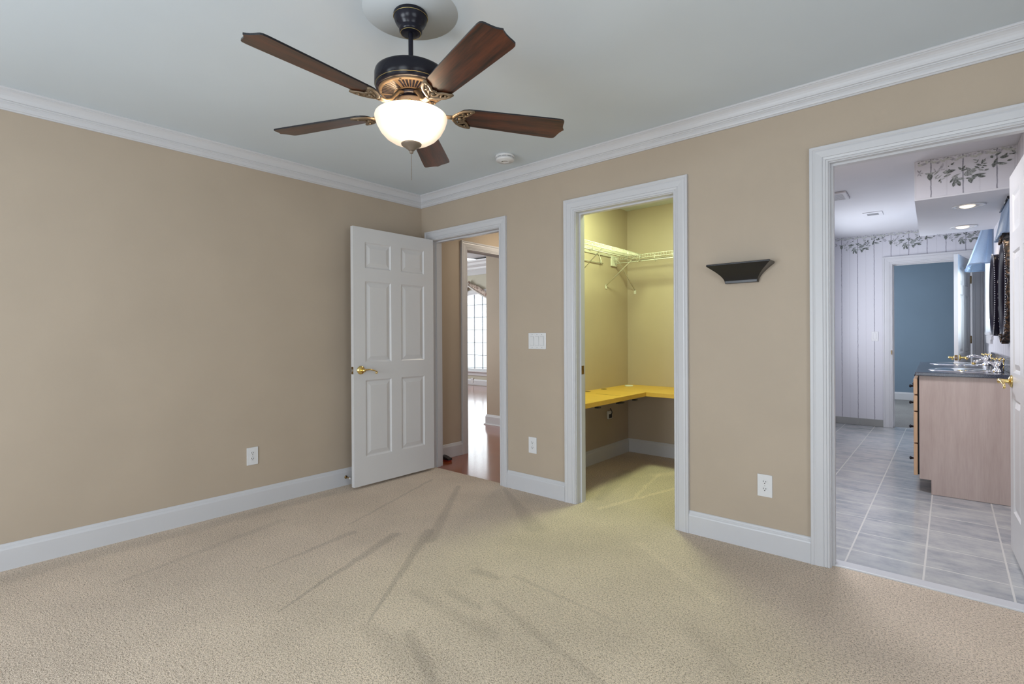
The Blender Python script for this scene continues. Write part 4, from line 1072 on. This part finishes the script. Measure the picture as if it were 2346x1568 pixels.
# soffit over the vanity
SX0, SY0, SY1, SZB = 3.525, 1.85, 3.64, 2.186
t = MB(); t.cur = 1; t.box(SX0, BR, SY0 + 0.001, SY1, SZB, H + 0.003)
t.cur = 0; t.box(SX0 + 0.004, BR, SY0 - 0.001, SY0 + 0.001, SZB + 0.012, H + 0.003)
structure(t.build('wall_soffit', [MAT['paper_soffit'], MAT['white_wall']], xf=bxf), 'boxed soffit with leaf wallpaper on its end above the vanity', 'soffit')
t = MB(); leaves(t, SX0 + 0.004, BR, H + 0.003, lambda a, d, z: (a, SY0 - 0.0012 - d, z), 0.53)
structure(t.build('trim_11', LEAF, xf=bxf, recalc=False), 'grey-green leaf border on the end of the soffit')

def recessed(x, y, label):
    p = bxf((x, y, SZB)); o = thing('recessed_light', label, 'light', p, BROT, 'recessed lights in the soffit')
    t = MB(); t.lathe([(0.074, 0.0), (0.098, 0.0), (0.100, -0.003), (0.097, -0.006), (0.078, -0.005), (0.072, 0.002)], n=40); t.build('trim_ring', MAT['plastic'], o)
    t = MB(); t.lathe([(0.0005, -0.002), (0.076, -0.002)], n=32); t.build('reflector', MAT['white_wall'], o)
    t = MB(); t.lathe([(0.0005, -0.018), (0.025, -0.016), (0.043, -0.009), (0.048, -0.003), (0.048, 0.0)], (-0.008, 0, 0), 32); t.build('bulb', MAT['bulb'], o)['label'] = 'glowing bulb'
    l = bpy.data.lights.new('vanity_spot', 'SPOT'); l.energy = 8; l.color = (1.0, 0.80, 0.58); l.spot_size = 2.3; l.spot_blend = 0.8; l.shadow_soft_size = 0.05
    lo = bpy.data.objects.new('vanity_spot', l); C.objects.link(lo); lo.location = (p[0], p[1], p[2] - 0.03)
recessed(3.845, 2.30, 'lit recessed light in the soffit nearest the bathroom doorway')
recessed(3.850, 3.31, 'lit recessed light at the far end of the soffit')

# vents in the bathroom ceiling
cv = thing('ceiling_vent', 'small white register with a dark slot in the bathroom ceiling', 'vent', bxf((3.135, 3.64, H + 0.004)), BROT)
t = MB(); t.cbox(-0.085, 0.085, -0.11, 0.11, -0.006, 0, 0.002); t.build('frame', MAT['white_wall'], cv)
t = MB()
for i in range(5): t.box(-0.05, 0.05, -0.052 + i * 0.022, -0.043 + i * 0.022, -0.008, -0.005)
t.build('louvres', MAT['grey_slot'], cv)
ef = thing('exhaust_fan', 'square white exhaust fan cover in the bathroom ceiling', 'fan cover', bxf((2.89, 2.55, H + 0.004)), BROT)
t = MB(); t.cbox(-0.14, 0.14, -0.15, 0.15, -0.018, 0, 0.006); t.build('cover', MAT['white_wall'], ef)
t = MB()
for i in range(8): t.box(-0.11, 0.11, -0.11 + i * 0.03, -0.104 + i * 0.03, -0.0195, -0.017)
t.build('grille', MAT['grey_slot'], ef)

sw1 = switch(bxf((3.045, BF, 1.162)), 1, BROT, 'white single light switch on the striped bathroom wall')

# vanity
vn = thing('vanity_cabinet', 'pale maple vanity cabinet with toe kick in the bathroom', 'vanity', bxf((3.547, 1.856, 0)), BROT)
VL = 3.64 - 1.856; VD = BR - 3.547 - 0.006; CT = 0.877
t = MB(); t.prism([(0.0, 0.106), (0.0, CT), (VD, CT), (VD, 0), (0.068, 0), (0.068, 0.106)], lambda a, b, c: (a, c, b), 0, 0.018); t.build('side_panel', MAT['cabinet'], vn)
t = MB(); t.box(0.001, 0.020, 0.018, VL, 0.106, CT); t.box(0.02, VD, VL - 0.018, VL, 0.0, CT); t.box(0.02, VD, 0.018, VL, 0.106, 0.124); t.build('carcass', MAT['cabinet'], vn)
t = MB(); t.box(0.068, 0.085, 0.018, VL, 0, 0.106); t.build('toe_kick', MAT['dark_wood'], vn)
nd = 4; wdr = (VL - 0.04) / nd
for i in range(nd):
    y0, y1 = 0.012 + i * (wdr + 0.008), 0.012 + i * (wdr + 0.008) + wdr
    if i in (0, 3):
        zz_ = [(0.125, 0.36), (0.37, 0.60), (0.61, 0.725), (0.735, 0.85)]
        for z0, z1 in zz_:
            t = MB(); t.cbox(-0.034, -0.010, y0, y1, z0, z1, 0.003); d = t.build('drawer_front', MAT['cabinet_lit'], vn)
            t = MB(); t.lathe([(0.0005, -0.062), (0.010, -0.060), (0.013, -0.054), (0.008, -0.046), (0.005, -0.034)], (0, y0 + 0.05, (z0 + z1) / 2), 14, 'x'); t.build('knob', MAT['bronze'], d)
    else:
        t = MB(); t.cbox(-0.034, -0.010, y0, y1, 0.125, 0.85, 0.003); d = t.build('door', MAT['cabinet_lit'], vn)
        t = MB(); t.lathe([(0.0005, -0.062), (0.010, -0.060), (0.013, -0.054), (0.008, -0.046), (0.005, -0.034)], (0, y0 + 0.05 if i == 2 else y1 - 0.05, 0.75), 14, 'x'); t.build('knob', MAT['bronze'], d)
t = MB(); t.box(-0.010, 0.001, 0.03, VL - 0.03, 0.13, 0.85); t.build('face_shadow_gap', MAT['slot'], vn)

ct = thing('vanity_countertop', 'dark speckled granite countertop on the vanity', 'countertop', bxf((3.523, 1.832, CT)), BROT)
CW = BR - 3.523 - 0.004; CL = 3.65 - 1.832; SCX = 0.265; SYS = (0.388, 1.468)
ell = lambda cy, rx, ry, n: [(SCX + rx * math.cos(2 * PI * i / n), cy + ry * math.sin(2 * PI * i / n)) for i in range(n)]
t = MB(); t.cbox(0, CW, 0, CL, 0.0005, 0.027, 0.004); t.build('slab', MAT['granite'], ct)
t = MB(); t.cbox(CW - 0.02, CW, 0, CL, 0.0275, 0.135, 0.003)
bs_ = t.build('backsplash', MAT['granite']); bs_.location = ct.location; bs_.rotation_euler = (0, 0, BROT)
tag(bs_, 'dark speckled granite backsplash standing along the back of the countertop', 'backsplash')
def sink(cy, label):
    o = thing('sink', label, 'sink', bxf((3.523 + SCX, 1.832 + cy, CT + 0.027)), BROT, 'sinks in the granite countertop')
    t = MB(); t.lathe([(0.150, -0.0005), (0.165, 0.008), (0.180, 0.0085), (0.188, 0.004), (0.190, 0.0003)], n=48, sx=1.0, sy=1.22); t.build('rim', MAT['chrome'], o)
    t = MB(); t.lathe([(0.0005, 0.0012), (0.06, 0.0014), (0.13, 0.0022), (0.158, 0.006)], n=48, sx=1.0, sy=1.22); t.build('basin', MAT['chrome'], o)
    t = MB(); t.lathe([(0.0005, 0.003), (0.018, 0.003), (0.021, 0.0015)], n=20); t.build('drain', MAT['brass'], o)
sink(SYS[0], 'shiny oval sink nearest the bathroom doorway'); sink(SYS[1], 'shiny oval sink at the far end of the countertop')
def faucet(cy, label):
    o = thing('faucet', label, 'faucet', bxf((3.523 + 0.478, 1.832 + cy, CT + 0.027)), BROT, 'chrome and brass faucets')
    t = MB(); t.lathe([(0.0005, 0), (0.026, 0.0), (0.027, 0.006), (0.020, 0.012), (0.0145, 0.03), (0.017, 0.045), (0.013, 0.055), (0.0005, 0.06)], n=24)
    sp = [(-0.002, 0, 0.025), (-0.010, 0, 0.042), (-0.028, 0, 0.060), (-0.055, 0, 0.074), (-0.085, 0, 0.080), (-0.112, 0, 0.077), (-0.132, 0, 0.066)]
    t.tube(sp, [0.013, 0.0125, 0.012, 0.0115, 0.0115, 0.012, 0.012], 14, up=(0, 1, 0)); t.build('spout', MAT['chrome'], o)
    t = MB(); t.lathe([(0.0005, -0.012), (0.0105, -0.012), (0.0125, -0.002), (0.0125, 0.004)], (-0.135, 0, 0.060), 16)
    t.build('spout_tip', MAT['brass'], o)['label'] = 'brass spout tip'
    t = MB(); t.lathe([(0.0275, 0.0), (0.0285, 0.003), (0.027, 0.007)], (0, 0, 0), 24); t.build('base_ring', MAT['brass'], o)['label'] = 'brass ring'
    for s in (-1, 1):
        t = MB(); y = 0.105 * s
        t.lathe([(0.0005, 0), (0.025, 0), (0.026, 0.006), (0.015, 0.016), (0.012, 0.03), (0.021, 0.045), (0.023, 0.055), (0.014, 0.068), (0.010, 0.082), (0.0005, 0.084)], (0, y, 0), 24)
        for i in range(4):
            a = PI / 4 + i * PI / 2; t.tube([(0, y, 0.088), (0.030 * math.cos(a), y + 0.030 * math.sin(a), 0.094)], [0.005, 0.0065], 8)
        h = t.build('handle', MAT['chrome'], o)
        t = MB(); t.ball((0, y, 0.092), 0.0105, 14, 8)
        for i in range(4):
            a = PI / 4 + i * PI / 2; t.ball((0.033 * math.cos(a), y + 0.033 * math.sin(a), 0.095), 0.0068, 10, 6)
        t.build('brass_tips', MAT['brass'], h)
    t = MB(); t.tube([(0.03, 0, 0), (0.03, 0, 0.075)], 0.003, 8); t.ball((0.03, 0, 0.08), 0.007, 10, 6); t.build('lift_rod', MAT['brass'], o)
faucet(SYS[0], 'chrome arched faucet with brass tips at the near sink'); faucet(SYS[1], 'chrome arched faucet with brass tips at the far sink')

# mirrors
def wall_mirror(y, z, label, rz=0.36, ry=0.26, carved=True):
    o = thing('wall_mirror', label, 'mirror', bxf((BR, y, z)), BROT, 'dark framed oval mirrors')
    t = MB(); n = 64
    def ring(prof, mat_idx=0):
        vs = []; fs = []; m = len(prof)
        for i in range(n):
            a = 2 * PI * i / n
            for k, d in prof: vs.append((-d, (ry + k) * math.cos(a), (rz + k) * math.sin(a)))
        for i in range(n):
            j = (i + 1) % n
            for q in range(m - 1): fs.append((i * m + q, j * m + q, j * m + q + 1, i * m + q + 1))
        t.smooth = True; t.add(vs, fs)
    ring([(-0.075, 0.004), (-0.075, 0.016), (-0.060, 0.026), (-0.040, 0.040), (-0.020, 0.046), (0.0, 0.038), (0.004, 0.0)]); t.build('oval_moulding', MAT['ebony'], o)
    t = MB(); t.add([(-0.006, 0, 0)] + [(-0.006, (ry - 0.07) * math.cos(2 * PI * i / n), (rz - 0.07) * math.sin(2 * PI * i / n)) for i in range(n)], [(0, i + 1, (i + 1) % n + 1) for i in range(n)]); t.build('mirror_glass', MAT['mirror'], o)
    t = MB()
    for i in range(120):
        a = 2 * PI * i / 120; t.ball((-0.040, (ry + 0.006) * math.cos(a), (rz + 0.006) * math.sin(a)), 0.0042, 6, 4)
    t.build('bead_edge', MAT['steel'], o)['label'] = 'beaded edge'
    if carved:
        t = MB(); random.seed(3)
        for zt, s in ((rz, 1), (-rz, -1)):
            hgt = 0.085 if s > 0 else 0.06
            t.prism([(-0.11, zt - s * 0.012), (-0.06, zt + s * hgt * 0.4), (-0.02, zt + s * hgt * 0.8), (0, zt + s * hgt), (0.02, zt + s * hgt * 0.8), (0.06, zt + s * hgt * 0.4), (0.11, zt - s * 0.012)], lambda a, b, c: (c, a, b), -0.045, -0.004)
            for i in range(5):
                u = (i - 2) / 2
                pts = [(-0.05, u * 0.07 + 0.012 * math.sin(q), zt + s * (hgt * (1 - abs(u) * 0.7) * q / 5 - 0.01)) for q in range(6)]
                t.tube(pts, [0.007, 0.008, 0.007, 0.006, 0.005, 0.003], 6)
        def cv_(u, v):      # carved oval band: rounded section with scroll relief
            a = 2 * PI * u; q = PI * v; rel = 0.0045 * math.sin(46 * a + 5 * math.sin(9 * a)) * math.sin(q) + 0.003 * math.sin(23 * a + 7 * v)
            k = 0.006 + 0.044 * v + rel * 0.5
            return (-0.010 - (0.030 + rel) * math.sin(q), (ry + k) * math.cos(a), (rz + k) * math.sin(a))
        t.grid(cv_, 320, 8)
        t.build('carved_crest', MAT['carved'], o)['label'] = 'carved gilt and black ornament'
    return o
wall_mirror(3.22, 1.53, 'dark oval mirror on the bathroom wall above the far sink', carved=False)
wall_mirror(2.36, 1.53, 'carved gilt and black oval mirror above the near sink')

# bathroom window on the right wall with blind
wf = lambda a, y, z: bxf((y, a, z))
wb_ = window(6, 'bright bathroom window beside the mirrors', WB0, WB1, WBZ0, WBZ1, BR, 0.12, wf, 1, 2, 0.03)
t = MB()
def wcas(y0, y1, z0, z1): boxf(t, y0, y1, BR - 0.018, BR, z0, z1, wf)
wcas(WB0 - 0.07, WB0, WBZ0 - 0.07, WBZ1 + 0.07); wcas(WB1, WB1 + 0.07, WBZ0 - 0.07, WBZ1 + 0.07); wcas(WB0, WB1, WBZ1, WBZ1 + 0.07); wcas(WB0, WB1, WBZ0 - 0.11, WBZ0 - 0.025)
boxf(t, WB0 - 0.07, WB1 + 0.07, BR - 0.026, BR + 0.03, WBZ0 - 0.025, WBZ0, wf)
structure(t.build('trim_12', MAT['trim']), 'white casing and sill of the bathroom window')
bl = thing('window_blind', 'white slatted blind in the bathroom window', 'blind', bxf((BR + 0.025, (WB0 + WB1) / 2, WBZ0)), BROT)
bw = (WB1 - WB0) / 2 - 0.035
t = MB()
for i in range(28):
    z = 0.05 + i * 0.03; t.prism([(-0.010, z - 0.004), (0.010, z + 0.004), (0.010, z + 0.0048), (-0.010, z - 0.0032)], lambda a, b, c: (a, c, b), -bw, bw)
t.build('slats', MAT['blind'], bl)
t = MB(); t.cbox(-0.013, 0.013, -bw, bw, 0.875, 0.905, 0.003); t.build('head_rail', MAT['plastic'], bl)
t = MB(); t.tube([(-0.020, bw - 0.02, 0.88), (-0.020, bw - 0.02, 0.16)], 0.0012, 5); t.lathe([(0.0005, 0.16), (0.006, 0.14), (0.008, 0.11), (0.0005, 0.105)], (-0.020, bw - 0.02, 0), 10); t.build('blind_cord', MAT['plastic'], bl)

def valance(y, z, w, hgt, out, label, rod):
    o = thing('window_valance', label, 'valance', bxf((BR, y, z)), BROT, 'pale blue bathroom valances')
    t = MB()
    def S(u, v):     # u across incl. returns, v 0 top .. 1 bottom
        per = [(0.0, -w / 2), (out, -w / 2), (out, w / 2), (0.0, w / 2)]
        L = [out, w, out]; T = sum(L); s = u * T
        top = 0.25
        k = 0
        while k < 2 and s > L[k]: s -= L[k]; k += 1
        q = s / L[k]; d = per[k][0] + (per[k + 1][0] - per[k][0]) * q; yy = per[k][1] + (per[k + 1][1] - per[k][1]) * q
        sc_ = top + (1 - top) * v ** 1.05
        pl = 0.5 * out * (0.10 + 0.10 * v) * (math.sin(u * 64) + 0.5 * math.sin(u * 41 + 1))
        return (-(0.006 + d * sc_ + pl * 0.6), yy + pl, -hgt * v)
    t.grid(S, 90, 14); t.build('cloth', MAT['valance'], o)
    t = MB()
    pts = [S(i / 60, 0.995) for i in range(61)]; t.tube(pts, 0.006, 6); t.build('hem', MAT['valance'], o)
    t = MB(); t.tube([(-0.03, -w / 2 - 0.05, -0.012), (-0.03, w / 2 + 0.02, -0.012)], 0.006, 8); t.cbox(-0.035, 0, -w / 2 - 0.06, -w / 2 - 0.045, -0.022, 0.0, 0.002); t.build('curtain_rod', MAT['black'], o)
    return o
valance(4.10, 2.30, 0.86, 0.43, 0.165, 'pale blue gathered valance over the far bathroom window', True)
valance(2.36, 2.175, 0.50, 0.25, 0.055, 'pale blue valance below the soffit by the carved mirror', True)

# far door, opened into the bathroom
make_door(3, 'white six-panel door ajar at the bathroom far end', bxf((3.962, 4.985, 0)), math.radians(-99.0), 0.74, 0.012, 2.05, -1, hinge_y=0.004)

# room beyond
t = MB(); t.box(1.6, 5.2, BF + 0.12, 8.6, -0.12, -0.001)
structure(t.build('floor_blue_room', MAT['carpet_blue'], xf=bxf), 'grey carpet of the blue room beyond the bathroom', 'floor')
t = MB(); t.box(1.6, 5.2, 8.6, 8.7, 0, H); t.box(5.2, 5.3, BF + 0.12, 8.7, 0, H); t.box(1.5, 1.6, BF + 0.12, 6.3, 0, H); t.box(1.5, 1.6, 7.7, 8.7, 0, H); t.box(1.5, 1.6, 6.3, 7.7, 0, 0.8); t.box(1.5, 1.6, 6.3, 7.7, 2.2, H)
structure(t.build('wall_blue_room', MAT['blue'], xf=bxf), 'slate blue walls of the room beyond the bathroom', 'wall')
t = MB(); t.box(1.5, 5.3, BF + 0.12, 8.7, H, H + 0.1)
structure(t.build('ceiling_blue_room', MAT['white_wall'], xf=bxf), 'ceiling of the blue room', 'ceiling')
t = MB(); run(t, BASE_P, (1.6, 8.6, 0), (5.2, 8.6, 0), (0, -1))
structure(t.build('baseboard_blue_room', MAT['trim'], xf=bxf), 'white baseboard of the blue room', 'baseboard')
